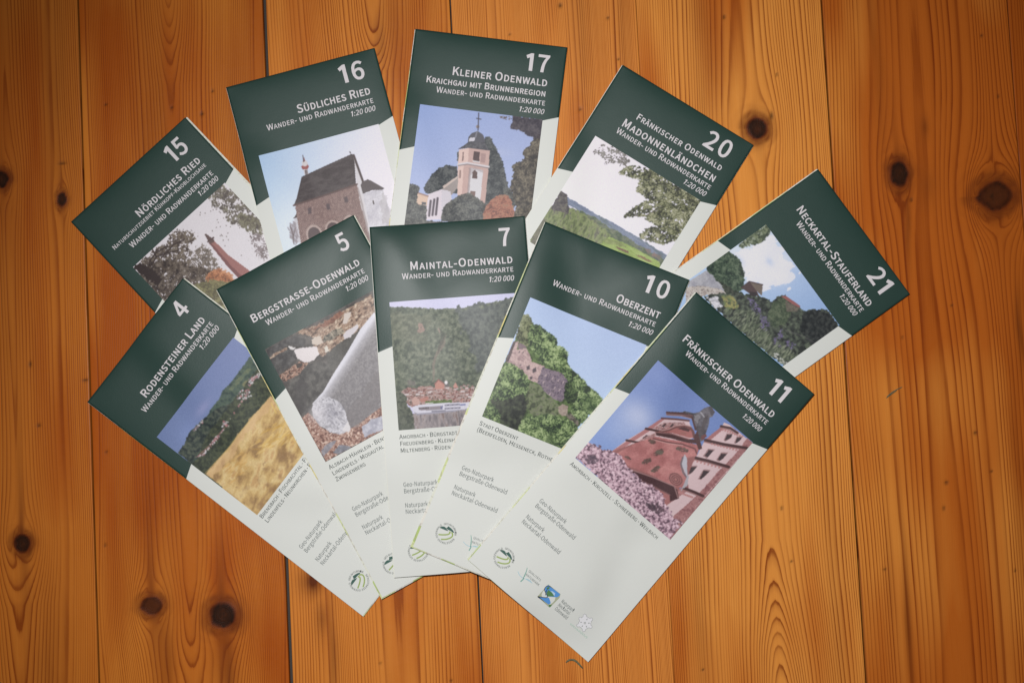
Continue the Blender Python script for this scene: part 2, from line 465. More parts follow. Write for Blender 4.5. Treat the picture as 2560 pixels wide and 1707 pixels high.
def print_material():
    m = NT("printed_photo")
    a = m.attr("ink")
    m.set(Base_Color=a.outputs["Color"], Roughness=0.42, Specular_IOR_Level=0.2)
    tc = m.n("TexCoord").outputs["Object"]
    m.bump(m.math('ADD', m.noise(tc, 1300, 2, .7), m.math('MULTIPLY', m.noise(tc, 70, 2, .5), 1.6)), 0.07, 0.0005)
    return m.m
PHOTO_MAT = print_material()

def map_print_material():
    """the folded map sheet that shows past the cover: pale map colours with thin road lines"""
    m = NT("map_sheet")
    tc = m.n("TexCoord").outputs["Object"]
    vo = m.n("TexVoronoi"); vo.inputs["Scale"].default_value = 55; m.put(vo.inputs["Vector"], tc)
    sep = m.n("SeparateColor"); m.put(sep.inputs[0], vo.outputs["Color"])
    c = m.ramp(sep.outputs[0], [(0, (.70, .71, .62)), (.28, (.62, .68, .36)), (.46, (.45, .56, .20)), (.62, (.72, .72, .62)), (.80, (.70, .62, .26)), (.90, (.74, .72, .66)), (1, (.66, .40, .42))])
    c.node.color_ramp.interpolation = 'CONSTANT'
    ed = m.n("TexVoronoi", feature='DISTANCE_TO_EDGE'); ed.inputs["Scale"].default_value = 150; m.put(ed.inputs["Vector"], tc)
    line = m.math('LESS_THAN', ed.outputs["Distance"], 0.04)
    c = m.mix(m.math('MULTIPLY', line, .45), c, (.34, .30, .26))
    m.set(Base_Color=c, Roughness=.6, Specular_IOR_Level=.2)
    return m.m
MAP_SHEET = map_print_material()

# ------------------------------------------------------------------ sheets and flat print
def sheet(name, pl, u0, u1, v0, v1, lift, thick, frac, mat, parent, skew=0.0, step=1.6):
    """one closed paper sheet that follows the lie of the map"""
    us = np.linspace(u0, u1, int((u1 - u0) / step) + 2); vs = np.linspace(v0, v1, int((v1 - v0) / step) + 2)
    Um, Vm = np.meshgrid(us, vs)
    Um = Um + skew * (Vm - v0) / (v1 - v0)
    top = pl.co(Um, Vm, lift, frac).reshape(-1, 3)
    nx, ny = len(us), len(vs)
    n = nx * ny
    bot = top.copy(); bot[:, 2] -= thick
    f = grid_faces(nx, ny, True)
    edge = np.concatenate([np.arange(nx), nx - 1 + nx * np.arange(1, ny), (ny - 1) * nx + np.arange(nx - 2, -1, -1), nx * np.arange(ny - 2, 0, -1)])
    nxt = np.roll(edge, -1)
    # side walls get vertices of their own so that the edges stay crisp
    m = len(edge)
    wt = top[edge]; wb = bot[edge]
    i = np.arange(m); j = (i + 1) % m
    o = 2 * n
    wall = np.stack([o + i, o + j, o + m + j, o + m + i], 1)
    me = quad_mesh(name, np.concatenate([top, bot, wt, wb]), np.concatenate([f, f[:, ::-1] + n, wall]))
    return link(name, me, mat, parent)

def strip_mesh(name, pl, us, vtop, vbot, rows, lift, mat, parent):
    """a printed area bounded above and below by curves v(u)"""
    us = np.asarray(us); t = np.linspace(0, 1, rows)
    Um = np.broadcast_to(us, (rows, len(us)))
    Vm = vtop(us)[None, :] * (1 - t[:, None]) + vbot(us)[None, :] * t[:, None]
    Um = np.pad(Um, 1, mode='edge'); Vm = np.pad(Vm, 1, mode='edge')
    drop = np.zeros(Um.shape); drop[0] = drop[:, 0] = drop[:, -1] = -COVER_T * .97      # printed round the paper's edge
    co = pl.co(Um, Vm, lift + drop)
    me = quad_mesh(name, co.reshape(-1, 3), grid_faces(Um.shape[1], rows + 2, True))
    return link(name, me, mat, parent)

def curve_faces(polys, offset=0.0):
    """fill closed outlines (holes allowed); returns vertices and triangles/polygons"""
    cu = bpy.data.curves.new("outline", 'CURVE')
    cu.dimensions = '2D'; cu.fill_mode = 'BOTH'; cu.offset = offset
    for pl in polys:
        sp = cu.splines.new('POLY'); sp.points.add(len(pl) - 1)
        for p, q in zip(sp.points, pl):
            p.co = (q[0], q[1], 0, 1)
        sp.use_cyclic_u = True
    ob = bpy.data.objects.new("outline", cu)
    COL.objects.link(ob)
    dg = bpy.context.evaluated_depsgraph_get()
    me = bpy.data.meshes.new_from_object(ob.evaluated_get(dg))
    v = np.array([w.co[:] for w in me.vertices]).reshape(-1, 3)
    f = [tuple(p.vertices) for p in me.polygons]
    bpy.data.objects.remove(ob); bpy.data.curves.remove(cu); bpy.data.meshes.remove(me)
    return v[:, :2], f

def printed(name, pl, vf, lift, mat, parent):
    """flat print given in cover mm, laid on the cover"""
    v, f = vf
    co = pl.co(v[:, 0], v[:, 1], lift)
    me = bpy.data.meshes.new(name)
    # face upwards
    ff = []
    for p in f:
        a, b, c = (co[p[0]], co[p[1]], co[p[2]])
        ff.append(p if np.cross(b - a, c - a)[2] > 0 else p[::-1])
    me.from_pydata(co.tolist(), [], ff); me.update()
    return link(name, me, mat, parent)

GLYPHS = {c: (a, [[tuple(int(q) for q in z) for z in zip(p.split()[0::2], p.split()[1::2])] for p in ps]) for c, (a, ps) in {
'(': (118, ['84 -69 103 -60 70 21 59 109 70 197 103 277 84 286 46 204 32 109 46 14']),
')': (118, ['35 -69 72 14 86 109 72 204 35 286 15 277 49 197 60 109 49 21 15 -60']),
',': (97, ['26 -67 64 -38 77 7 70 34 50 44 33 38 26 22 33 5 50 -1 54 0 44 -28 19 -48']),
'-': (122, ['16 86 106 86 106 110 16 110']),
'0': (194, ['97 -5 130 4 156 29 172 70 177 129 172 187 156 229 130 253 97 261 64 253 39 229 23 187 18 129 23 70 39 29 64 4', '97 21 77 28 62 47 52 81 48 129 52 177 62 211 77 230 97 236 117 230 133 211 143 177 146 129 143 81 133 47 117 28']),
'1': (194, ['31 0 172 0 172 27 120 27 120 257 96 257 42 238 42 218 88 218 88 27 31 27']),
'2': (194, ['15 0 177 0 177 28 106 28 64 25 105 67 137 108 157 147 165 186 159 217 144 241 121 256 90 261 47 251 14 224 33 206 57 227 86 235 107 231 121 221 130 205 133 185 126 150 104 112 68 68 15 19']),
'3': (194, ['92 -5 124 0 151 15 168 38 175 69 170 93 159 112 142 125 120 134 120 136 153 158 166 197 160 224 145 244 121 257 91 261 52 253 20 231 37 210 61 228 90 235 122 224 133 195 130 175 118 160 96 149 62 146 62 121 100 117 125 107 138 91 142 70 138 50 128 35 111 25 90 22 53 31 27 51 10 31 42 6']),
'4': (194, ['119 0 149 0 149 71 183 71 183 96 149 96 149 257 114 257 7 92 7 71 119 71', '119 96 40 96 99 184 119 222 121 222 119 175']),
'5': (194, ['92 -5 123 1 150 18 169 46 176 83 170 120 153 146 128 160 98 165 60 155 67 229 163 229 163 257 39 257 30 137 47 126 68 137 90 141 112 137 129 126 139 107 143 83 139 57 127 38 110 26 89 22 51 31 26 50 9 29 42 6']),
'6': (194, ['105 -5 134 1 157 18 173 45 179 79 174 114 160 139 137 154 108 159 77 151 50 129 56 179 70 212 91 229 116 235 138 230 157 215 175 235 149 254 114 261 79 254 48 230 27 187 20 123 26 67 44 27 71 3', '50 103 77 128 103 136 123 132 137 120 146 102 149 79 145 55 136 37 123 25 105 21 84 26 67 42 56 68']),
'7': (194, ['69 0 103 0 108 69 119 127 141 182 178 237 178 257 17 257 17 229 142 229 110 178 88 125 75 67']),
'8': (194, ['98 -5 131 1 156 15 172 36 178 62 165 104 135 129 135 131 158 156 169 193 164 220 150 242 128 256 99 261 71 256 49 243 34 222 28 195 39 161 63 136 63 135 31 107 16 64 22 36 39 15 65 1', '116 139 94 149 75 160 62 175 57 195 69 225 98 237 130 224 142 191 135 164', '98 19 77 23 60 33 49 48 44 67 54 100 80 125 106 114 127 101 142 85 148 63 134 31']),
'9': (194, ['82 -5 117 3 147 28 168 73 175 139 169 193 151 231 123 254 89 261 61 255 37 238 21 212 15 178 20 143 35 118 57 102 86 97 118 106 145 129 139 78 125 45 105 28 81 22 57 27 38 42 20 22 46 3', '145 155 118 129 91 121 71 125 57 137 48 155 46 178 49 202 58 220 72 232 89 236 111 231 128 216 139 190']),
':': (97, ['49 137 65 143 72 161 65 179 49 186 32 179 26 161 32 143', '49 -5 65 2 72 20 65 37 49 44 32 37 26 20 32 2']),
'A': (213, ['1 0 34 0 59 78 153 78 177 0 211 0 124 257 88 257', '67 104 79 144 105 230 106 230 132 144 145 104']),
'B': (230, ['35 0 117 0 156 5 187 19 207 42 214 75 210 99 200 117 183 129 162 137 162 138 190 159 200 194 193 223 175 242 147 253 111 257 35 257', '68 148 68 231 107 231 134 229 153 222 164 209 168 190 164 172 153 159 134 151 106 148', '68 26 68 123 112 123 142 120 164 111 178 97 182 76 178 54 164 38 142 29 112 26']),
'C': (223, ['132 -5 176 5 211 32 193 53 166 32 133 24 100 31 75 52 59 85 54 129 59 172 76 205 101 226 134 233 164 226 187 209 204 230 175 252 134 261 89 252 53 226 29 184 20 128 29 72 52 31 88 4']),
'D': (241, ['35 0 101 0 152 9 190 34 212 75 220 129 212 184 189 224 152 248 99 257 35 257', '68 27 68 230 97 230 136 224 165 204 181 172 187 129 181 86 165 54 136 34 97 27']),
'E': (206, ['35 0 187 0 187 28 68 28 68 121 165 121 165 149 68 149 68 229 183 229 183 257 35 257']),
'F': (193, ['35 0 68 0 68 115 166 115 166 143 68 143 68 229 183 229 183 257 35 257']),
'G': (241, ['136 -5 182 4 215 25 215 133 131 133 131 106 186 106 186 39 165 28 139 24 103 31 76 52 59 85 54 129 60 172 77 205 104 226 139 233 171 226 194 209 212 230 183 251 138 261 91 252 54 226 29 184 20 128 29 72 53 31 90 4']),
'H': (255, ['35 0 68 0 68 121 187 121 187 0 220 0 220 257 187 257 187 149 68 149 68 257 35 257']),
'I': (103, ['35 0 68 0 68 257 35 257']),
'J': (187, ['83 -5 115 2 137 19 150 44 154 75 154 257 121 257 121 78 119 54 111 37 98 27 80 24 55 31 35 53 12 36 41 6']),
'K': (226, ['35 0 68 0 68 81 112 134 189 0 225 0 132 159 213 257 176 257 68 128 68 128 68 257 35 257']),
'L': (190, ['35 0 180 0 180 28 68 28 68 257 35 257']),
'M': (284, ['35 0 64 0 64 142 60 218 62 218 82 159 131 26 153 26 201 159 222 218 223 218 219 142 219 0 249 0 249 257 210 257 161 119 143 66 142 66 123 119 74 257 35 257']),
'N': (253, ['35 0 66 0 66 135 62 215 63 215 91 162 185 0 218 0 218 257 187 257 187 123 192 42 190 42 162 95 68 257 35 257']),
'O': (260, ['130 -5 174 5 209 31 231 74 239 129 231 185 209 226 174 252 130 261 86 252 51 226 28 185 20 129 28 74 51 31 86 5', '130 24 98 31 74 52 59 86 54 129 59 172 74 205 98 226 130 233 161 226 185 205 201 172 206 129 201 86 185 52 161 31']),
'P': (222, ['35 0 68 0 68 102 110 102 148 107 178 121 198 146 204 181 198 217 178 240 148 253 109 257 35 257', '68 129 68 230 104 230 134 228 155 220 168 205 172 181 168 158 156 141 135 132 106 129']),
'Q': (260, ['130 22 98 30 74 51 59 85 54 129 59 172 74 205 98 226 130 233 161 226 185 205 201 172 206 129 201 85 185 51 161 30', '208 -64 245 -58 239 -34 212 -37 174 -29 149 -3 186 11 215 39 233 79 239 129 231 185 209 226 174 252 130 261 86 252 51 226 28 185 20 129 27 78 46 38 76 10 114 -4 128 -28 149 -47 176 -60']),
'R': (222, ['68 135 68 230 111 230 137 228 157 220 169 206 173 185 169 163 157 147 137 138 111 135', '176 0 213 0 147 112 171 122 189 137 201 158 205 185 199 219 180 241 152 253 116 257 35 257 35 0 68 0 68 109 114 109']),
'S': (209, ['106 -5 143 1 170 17 188 40 194 68 190 93 178 112 162 126 141 137 104 153 75 168 62 196 75 223 110 233 142 226 168 209 185 230 152 252 110 261 77 256 52 242 35 221 29 193 34 169 46 150 63 137 81 127 118 111 148 94 161 65 157 48 146 35 130 27 107 24 68 33 36 56 17 33 56 6']),
'T': (210, ['89 0 121 0 121 229 199 229 199 257 11 257 11 229 89 229']),
'U': (253, ['126 -5 163 1 192 20 211 54 218 106 218 257 187 257 187 105 183 66 170 41 150 28 126 24 103 28 84 41 71 66 67 105 67 257 34 257 34 106 41 54 61 20 90 1']),
'V': (201, ['82 0 120 0 201 257 168 257 127 118 102 33 101 33 76 118 34 257 0 257']),
'W': (307, ['63 0 102 0 140 155 153 213 154 213 167 155 206 0 245 0 298 257 267 257 239 117 225 34 223 34 205 117 169 257 140 257 104 117 86 34 85 34 69 117 42 257 9 257']),
'X': (201, ['6 0 40 0 77 69 98 111 99 111 121 69 159 0 195 0 120 131 190 257 156 257 121 191 103 153 102 153 82 191 47 257 11 257 81 133']),
'Y': (186, ['77 0 109 0 109 99 186 257 153 257 120 184 94 128 92 128 67 184 34 257 0 257 77 99']),
'Z': (211, ['18 0 195 0 195 28 57 28 193 237 193 257 30 257 30 229 153 229 18 20']),
'a': (197, ['76 -5 109 3 139 23 140 23 143 0 169 0 169 117 165 149 154 174 133 189 103 195 61 187 29 170 41 148 67 162 98 168 117 164 129 154 136 138 137 120 85 111 49 97 28 77 21 49 25 26 36 10 54 -1', '85 21 61 28 51 51 56 68 70 82 97 92 137 99 137 46 111 28']),
'b': (216, ['116 -5 147 2 173 22 192 55 199 98 194 138 179 169 155 188 123 195 92 187 63 168 64 202 64 279 32 279 32 0 58 0 61 20 62 20 89 2', '111 22 89 27 64 42 64 142 90 161 115 168 138 163 154 149 163 127 165 98 161 66 150 42 132 28']),
'c': (179, ['107 -5 140 2 169 19 155 41 134 28 110 22 86 27 67 42 55 65 51 95 56 125 68 148 87 163 111 168 131 164 149 152 165 173 142 188 110 195 75 188 46 169 26 137 18 95 25 53 44 22 72 2']),
'd': (217, ['97 -5 129 3 155 22 156 22 159 0 185 0 185 279 153 279 153 206 154 173 130 189 101 195 70 188 43 168 25 137 19 95 24 53 40 21 65 2', '104 22 82 27 65 42 55 65 51 95 56 125 68 148 85 163 106 168 130 163 153 148 153 48 129 29']),
'e': (194, ['109 -5 144 1 172 15 160 36 138 25 113 21 88 26 68 39 55 60 50 88 178 88 179 106 174 143 160 171 136 189 103 195 72 188 44 168 25 137 18 95 25 53 45 22 74 2', '49 110 56 135 68 154 85 166 104 169 124 166 139 154 148 136 151 110']),
'f': (114, ['12 164 37 164 37 0 69 0 69 164 110 164 110 190 69 190 69 220 76 248 96 258 118 252 125 277 93 283 68 279 51 266 41 247 37 221 37 190 12 188']),
'g': (198, ['96 -88 136 -82 166 -68 186 -47 193 -22 188 -1 176 13 155 21 126 23 89 23 63 29 56 44 59 57 68 67 96 60 123 65 145 78 160 99 166 126 161 149 150 166 189 166 189 190 123 190 96 195 69 190 46 177 31 155 25 127 33 97 50 76 50 75 35 60 29 39 34 20 46 8 46 6 25 -13 18 -37 24 -58 40 -74 65 -84', '96 82 68 94 56 127 68 160 96 172 125 160 137 127 125 94', '101 -65 60 -56 46 -32 50 -16 65 0 90 -3 123 -3 151 -8 161 -27 145 -54']),
'h': (213, ['32 0 64 0 64 138 90 160 116 167 133 164 144 155 150 139 152 116 152 0 184 0 184 120 181 152 170 176 152 190 126 195 91 186 63 163 64 202 64 279 32 279']),
'i': (96, ['32 0 64 0 64 190 32 190', '48 229 64 235 70 251 64 266 48 271 33 266 27 251 33 235']),
'j': (96, ['12 -85 36 -80 53 -68 62 -48 64 -22 64 190 33 190 33 -22 28 -49 9 -59 -9 -56 -15 -80', '48 229 64 235 70 251 64 266 48 271 33 266 27 251 33 235']),
'k': (193, ['32 0 64 0 64 50 99 92 155 0 190 0 118 113 181 190 146 190 65 90 64 90 64 279 32 279']),
'l': (100, ['66 -5 84 -2 80 23 73 22 67 25 64 36 64 279 32 279 32 38 40 7']),
'm': (324, ['32 0 64 0 64 138 89 160 112 167 128 164 139 155 145 139 147 116 147 0 179 0 179 138 204 160 227 167 243 164 254 155 260 139 263 116 263 0 294 0 294 120 291 152 280 176 262 190 237 195 204 185 174 159 156 185 121 195 90 186 62 162 62 162 58 190 32 190']),
'n': (214, ['32 0 64 0 64 138 90 160 116 167 133 164 144 155 150 139 152 116 152 0 184 0 184 120 181 152 170 176 152 190 126 195 91 186 62 162 62 162 58 190 32 190']),
'o': (212, ['106 -5 139 2 167 22 187 53 194 95 187 137 167 169 139 188 106 195 73 188 45 169 25 137 18 95 25 53 45 22 73 2', '106 22 84 27 66 42 55 65 51 95 55 125 66 148 84 163 106 168 129 163 146 148 157 125 161 95 157 65 146 42 129 27']),
'p': (217, ['32 -80 64 -80 64 -16 63 18 90 1 116 -5 147 2 173 22 192 55 199 98 194 138 179 169 155 188 123 195 91 187 62 168 62 168 58 190 32 190', '111 22 89 27 64 42 64 142 91 161 115 168 138 163 154 149 163 127 165 98 161 66 150 42 132 28']),
'r': (136, ['32 0 64 0 64 122 87 156 112 166 131 163 137 191 116 195 86 184 62 155 62 155 58 190 32 190']),
's': (164, ['82 -5 112 0 133 12 146 30 151 52 146 75 132 90 114 101 93 110 65 122 52 143 61 162 88 170 111 165 131 153 146 173 120 189 87 195 59 191 39 179 26 162 22 141 27 120 39 105 57 94 77 86 107 72 120 50 111 29 83 20 53 27 27 43 11 22 43 3']),
't': (132, ['92 -5 127 2 121 27 99 21 76 31 70 58 70 164 121 164 121 190 70 190 70 244 43 244 40 190 9 188 9 164 38 164 38 59 41 33 50 13 66 0']),
'u': (213, ['88 -5 122 5 151 30 152 30 154 0 181 0 181 190 149 190 149 55 124 31 97 23 81 26 70 35 64 51 62 74 62 190 29 190 29 70 33 38 44 14 62 0']),
'v': (182, ['73 0 111 0 178 190 146 190 110 82 93 26 91 26 74 82 38 190 5 190']),
'w': (281, ['62 0 99 0 126 102 139 157 141 157 154 103 181 0 220 0 272 190 241 190 213 80 202 27 200 27 187 80 157 190 126 190 96 80 83 27 82 27 70 80 42 190 9 190']),
'z': (166, ['12 0 156 0 156 26 53 26 153 173 153 190 23 190 23 164 112 164 12 17']),
'Ä': (213, ['65 280 79 285 85 299 79 313 65 318 52 313 47 299 52 285', '146 280 160 285 165 299 160 313 146 318 133 313 127 299 133 285', '1 0 34 0 59 78 153 78 177 0 211 0 124 257 88 257', '67 104 79 144 105 230 106 230 132 144 145 104']),
'Ö': (260, ['130 -5 174 5 209 31 231 74 239 129 231 185 209 226 174 252 130 261 86 252 51 226 28 185 20 129 28 74 51 31 86 5', '130 24 98 31 74 52 59 86 54 129 59 172 74 205 98 226 130 233 161 226 185 205 201 172 206 129 201 86 185 52 161 31', '90 280 103 285 109 299 103 313 90 318 76 313 71 299 76 285', '170 280 184 285 189 299 184 313 170 318 156 313 151 299 156 285']),
'Ü': (253, ['126 -5 163 1 192 20 211 54 218 106 218 257 187 257 187 105 183 66 170 41 150 28 126 24 103 28 84 41 71 66 67 105 67 257 34 257 34 106 41 54 61 20 90 1', '86 280 100 285 105 299 100 313 86 318 72 313 67 299 72 285', '166 280 180 285 185 299 180 313 166 318 152 313 147 299 152 285']),
'ß': (225, ['152 -5 177 0 197 12 210 30 214 53 202 89 175 109 149 125 137 146 154 181 172 225 168 248 156 266 136 278 109 283 76 277 52 261 37 235 32 202 32 0 64 0 64 196 67 222 76 241 90 253 108 257 133 247 141 222 124 183 106 143 119 112 145 94 172 78 184 52 175 30 150 20 129 24 109 37 96 15 122 0']),
'ä': (197, ['76 -5 109 3 139 23 140 23 143 0 169 0 169 117 165 149 154 174 133 189 103 195 61 187 29 170 41 148 67 162 98 168 117 164 129 154 136 138 137 120 85 111 49 97 28 77 21 49 25 26 36 10 54 -1', '85 21 61 28 51 51 56 68 70 82 97 92 137 99 137 46 111 28', '67 230 81 236 86 249 81 263 67 269 53 263 48 249 53 236', '142 230 156 236 162 249 156 263 142 269 128 263 123 249 128 236']),
'ö': (212, ['106 -5 139 2 167 22 187 53 194 95 187 137 167 169 139 188 106 195 73 188 45 169 25 137 18 95 25 53 45 22 73 2', '106 22 84 27 66 42 55 65 51 95 55 125 66 148 84 163 106 168 129 163 146 148 157 125 161 95 157 65 146 42 129 27', '69 230 82 236 88 249 82 263 69 269 55 263 49 249 55 236', '144 230 157 236 163 249 157 263 144 269 130 263 124 249 130 236']),
'ü': (213, ['88 -5 122 5 151 30 152 30 154 0 181 0 181 190 149 190 149 55 124 31 97 23 81 26 70 35 64 51 62 74 62 190 29 190 29 70 33 38 44 14 62 0', '68 230 82 236 88 249 82 263 68 269 55 263 49 249 55 236', '144 230 158 236 163 249 158 263 144 269 130 263 124 249 130 236']),
'•': (350, ['175 170 149 159 138 133 149 107 175 96 201 107 212 133 201 159']),
}.items()}
CAP = 257.0
for _c in 'ÄÖÜäöü':
    _lo = 262 if _c in 'ÄÖÜ' else 205
    GLYPHS[_c] = (GLYPHS[_c][0], [[(a, b + 17) for a, b in p] if min(b for _, b in p) > _lo else p for p in GLYPHS[_c][1]])
GLYPHS['1'] = (150, [[(64, 0), (104, 0), (104, 257), (74, 257), (8, 222), (22, 188), (64, 210)]])
GLYPHS['4'] = (194, [[(108, 0), (148, 0), (148, 58), (184, 58), (184, 92), (148, 92), (148, 257), (104, 257), (8, 94), (8, 58), (108, 58)], [(108, 92), (108, 200), (46, 92)]])

def layout(text, caps, track):
    """list of (glyph, x, scale) in font units, plus the width"""
    x = 0.0; out = []
    for ch in text:
        s = 1.0; c = ch
        if caps and ch.islower():
            c = "S" if ch == "ß" else ch.upper(); s = 0.775
        if ch == " ":
            x += 72 + track; continue
        if ch == "•":
            out.append(("•", x + 14, 1.0)); x += 76 + track; continue
        a, _ = GLYPHS[c]
        out.append((c, x, s)); x += a * s + track
    return out, x - track

DOT = [(40 * math.cos(i * math.pi / 6) * .62, 105 + 40 * math.sin(i * math.pi / 6) * .62) for i in range(12)]
def text_glyphs(text, x0, x1, base, cap, caps=True, slant=0.0, mintr=14):
    """outlines of each letter of a line in cover mm; x1=None keeps the natural spacing"""
    sc = cap / CAP
    g, w = layout(text, caps, 0)
    sc2 = sc; tr = 4
    if x1 is not None:
        n = max(len(text) - 1, 1)
        tr = ((x1 - x0) / sc - w) / n
        if tr < mintr:         # narrow the letters instead of overlapping them
            tr = mintr; sc2 = (x1 - x0) / (w + tr * n)
        elif tr > 34:
            tr = 34; sc2 = (x1 - x0) / (w + tr * n)
    g, w = layout(text, caps, tr)
    out = []
    for c, x, s in g:
        src = [[(24.8 + a, b) for a, b in DOT]] if c == "•" else GLYPHS[c][1]
        out.append([[(x0 + (x + a * s + slant * b * s) * sc2, base - b * s * sc) for a, b in p] for p in src])
    return out

def lettering(name, pl, glyphs, offset, lift, mat, parent):
    """one line of lettering as one mesh; every letter is filled on its own"""
    V = []; F = []; Z = []; n = 0
    for i, polys in enumerate(glyphs):
        v, f = curve_faces(polys, offset)
        V.append(v); F += [tuple(a + n for a in q) for q in f]; n += len(v)
        Z.append(np.full(len(v), lift + (i % 2) * 0.00001))
    return printed(name, pl, (np.concatenate(V), F), np.concatenate(Z), mat, parent)

# ------------------------------------------------------------------ a canvas for the printed photographs
class Art:
    RES = 0.35
    def __init__(self, seed, v0=51.9):
        self.u = np.arange(9.95, 94.6, self.RES); self.v = np.arange(v0, 137.8, self.RES)
        self.U, self.V = np.meshgrid(self.u, self.v)
        self.c = np.zeros(self.U.shape + (3,)); self.a = np.ones(self.U.shape, bool)
        self.r = np.random.default_rng(seed); self.seed = seed
    def sky(self, tl, tr, bl, br):
        x = (self.U - 10) / 85; y = np.clip((self.V - 52) / 86, 0, 1)
        for i in range(3):
            self.c[..., i] = (tl[i] * (1 - x) + tr[i] * x) * (1 - y) + (bl[i] * (1 - x) + br[i] * x) * y
    def paint(self, m, col, amt=1.0):
        m = m.astype(float) * amt
        self.c = self.c * (1 - m[..., None]) + np.asarray(col, float) * m[..., None]
    def mask(self, pts, rough=0.0, sc=2.0):
        if rough:
            du = rough * (fbm(self.U / sc, self.V / sc, self.seed + 5) - .5) * 2
            dv = rough * (fbm(self.U / sc + 50, self.V / sc, self.seed + 6) - .5) * 2
            return inside(self.U + du, self.V + dv, pts)
        return inside(self.U, self.V, pts)
    def poly(self, pts, col, rough=0.0, sc=2.0, amt=1.0):
        self.paint(self.mask(pts, rough, sc), col, amt)
    def mottle(self, pts, cols, sc=2.0, rough=0.0, rsc=2.0, stretch=1.0, ang=0.0, seed=0, contrast=2.2, fine=.12):
        """area filled with noise between several colours (dark to light)"""
        m = self.mask(pts, rough, rsc) if pts is not None else np.ones_like(self.a)
        ca, sa = math.cos(ang), math.sin(ang)
        x = (self.U * ca + self.V * sa) / (sc * stretch); y = (-self.U * sa + self.V * ca) / sc
        n = np.clip((fbm(x, y, self.seed + 11 + seed, 4) - .5) * contrast + .5, 0, .999) * (len(cols) - 1)
        i = n.astype(int); f = (n - i)[..., None]
        C = np.asarray(cols, float)
        fine = 1 + fine * (vnoise(self.U / .5, self.V / .5, self.seed + 70 + seed) - .5)[..., None]
        col = C[i] * (1 - f) + C[np.minimum(i + 1, len(cols) - 1)] * f
        self.c = np.where(m[..., None], col * fine, self.c)
    def foliage(self, pts, cols, dens=.9, sc=.8, edge=2.0, seed=0, big=3.0, contrast=2.6, amt=.95):
        """leafy mass: ragged outline, gaps where what is behind shows through, light and dark clumps"""
        ms = self.mask(pts).astype(float)
        r = max(1, int(edge * 1.9 / self.RES / 2))
        ms = box(box(ms, r), r)
        S = self.seed * 7 + seed + int(abs(pts[0][0]) * 10)
        n = .55 * vnoise(self.U / sc + 13, self.V / sc, S) + .45 * vnoise(self.U / (sc * 2.4), self.V / (sc * 2.4) + 9, S + 1)
        a = np.clip((np.clip(ms * 1.7 - .3, 0, 1) * dens - n) * 9 + .5, 0, 1)
        k = np.clip((.6 * fbm(self.U / big, self.V / big, S + 2, 3) + .4 * vnoise(self.U / (sc * .8), self.V / (sc * .8), S + 5) - .5) * contrast + .5, 0, .999) * (len(cols) - 1)
        i = k.astype(int); f = (k - i)[..., None]; C = np.asarray(cols, float)
        col = C[i] * (1 - f) + C[np.minimum(i + 1, len(cols) - 1)] * f
        a = a[..., None] * amt
        self.c = self.c * (1 - a) + col * a
    def dabs(self, pts, n, size, cols, asp=1.6, ang=None, amt=0.9, rough=0):
        """many leaf-like dabs inside an outline"""
        P = np.asarray(pts); lo, hi = P.min(0), P.max(0)
        k = 0; tries = 0
        while k < n and tries < n * 12:
            tries += 1
            x, y = self.r.uniform(lo, hi)
            if not inside(np.array([x]), np.array([y]), pts)[0]:
                continue
            k += 1
            s = self.r.uniform(*size); th = self.r.uniform(0, 6.28) if ang is None else ang + self.r.normal() * .25
            col = cols[self.r.integers(len(cols))]
            self.ell(x, y, s * asp, s, col, th, amt)
    def ell(self, x, y, rx, ry, col, th=0.0, amt=1.0):
        R = max(rx, ry) + .5
        i0 = max(int((y - R - self.v[0]) / self.RES), 0); i1 = min(int((y + R - self.v[0]) / self.RES) + 2, len(self.v))
        j0 = max(int((x - R - self.u[0]) / self.RES), 0); j1 = min(int((x + R - self.u[0]) / self.RES) + 2, len(self.u))
        if i1 <= i0 or j1 <= j0:
            return
        dx = self.U[i0:i1, j0:j1] - x; dy = self.V[i0:i1, j0:j1] - y
        a = dx * math.cos(th) + dy * math.sin(th); b = -dx * math.sin(th) + dy * math.cos(th)
        m = np.clip((1.25 - np.sqrt((a / rx) ** 2 + (b / ry) ** 2)) * 2.5, 0, 1)[..., None] * amt
        self.c[i0:i1, j0:j1] = self.c[i0:i1, j0:j1] * (1 - m) + np.asarray(col, float) * m
    def line(self, pts, w, col, amt=1.0):
        P = np.asarray(pts, float)
        d = np.full(self.U.shape, 1e9)
        for (x0, y0), (x1, y1) in zip(P[:-1], P[1:]):
            vx, vy = x1 - x0, y1 - y0
            t = np.clip(((self.U - x0) * vx + (self.V - y0) * vy) / (vx * vx + vy * vy + 1e-9), 0, 1)
            d = np.minimum(d, np.hypot(self.U - x0 - t * vx, self.V - y0 - t * vy))
        self.paint(np.clip((w / 2 - d) / .35 + .5, 0, 1), col, amt)
    def glow(self, x, y, r, col, amt=1.0, ry=None):
        d = ((self.U - x) / r) ** 2 + ((self.V - y) / (ry or r)) ** 2
        self.paint(np.exp(-d), col, amt)
    def grain(self, amt=5.0):
        self.c = self.c + (self.r.random(self.U.shape + (1,)) - .5) * 2 * amt
    def soften(self, k=1):
        for _ in range(k):
            p = np.pad(self.c, ((1, 1), (1, 1), (0, 0)), mode='edge')
            self.c = (p[1:-1, 1:-1] * 4 + p[:-2, 1:-1] + p[2:, 1:-1] + p[1:-1, :-2] + p[1:-1, 2:]) / 8
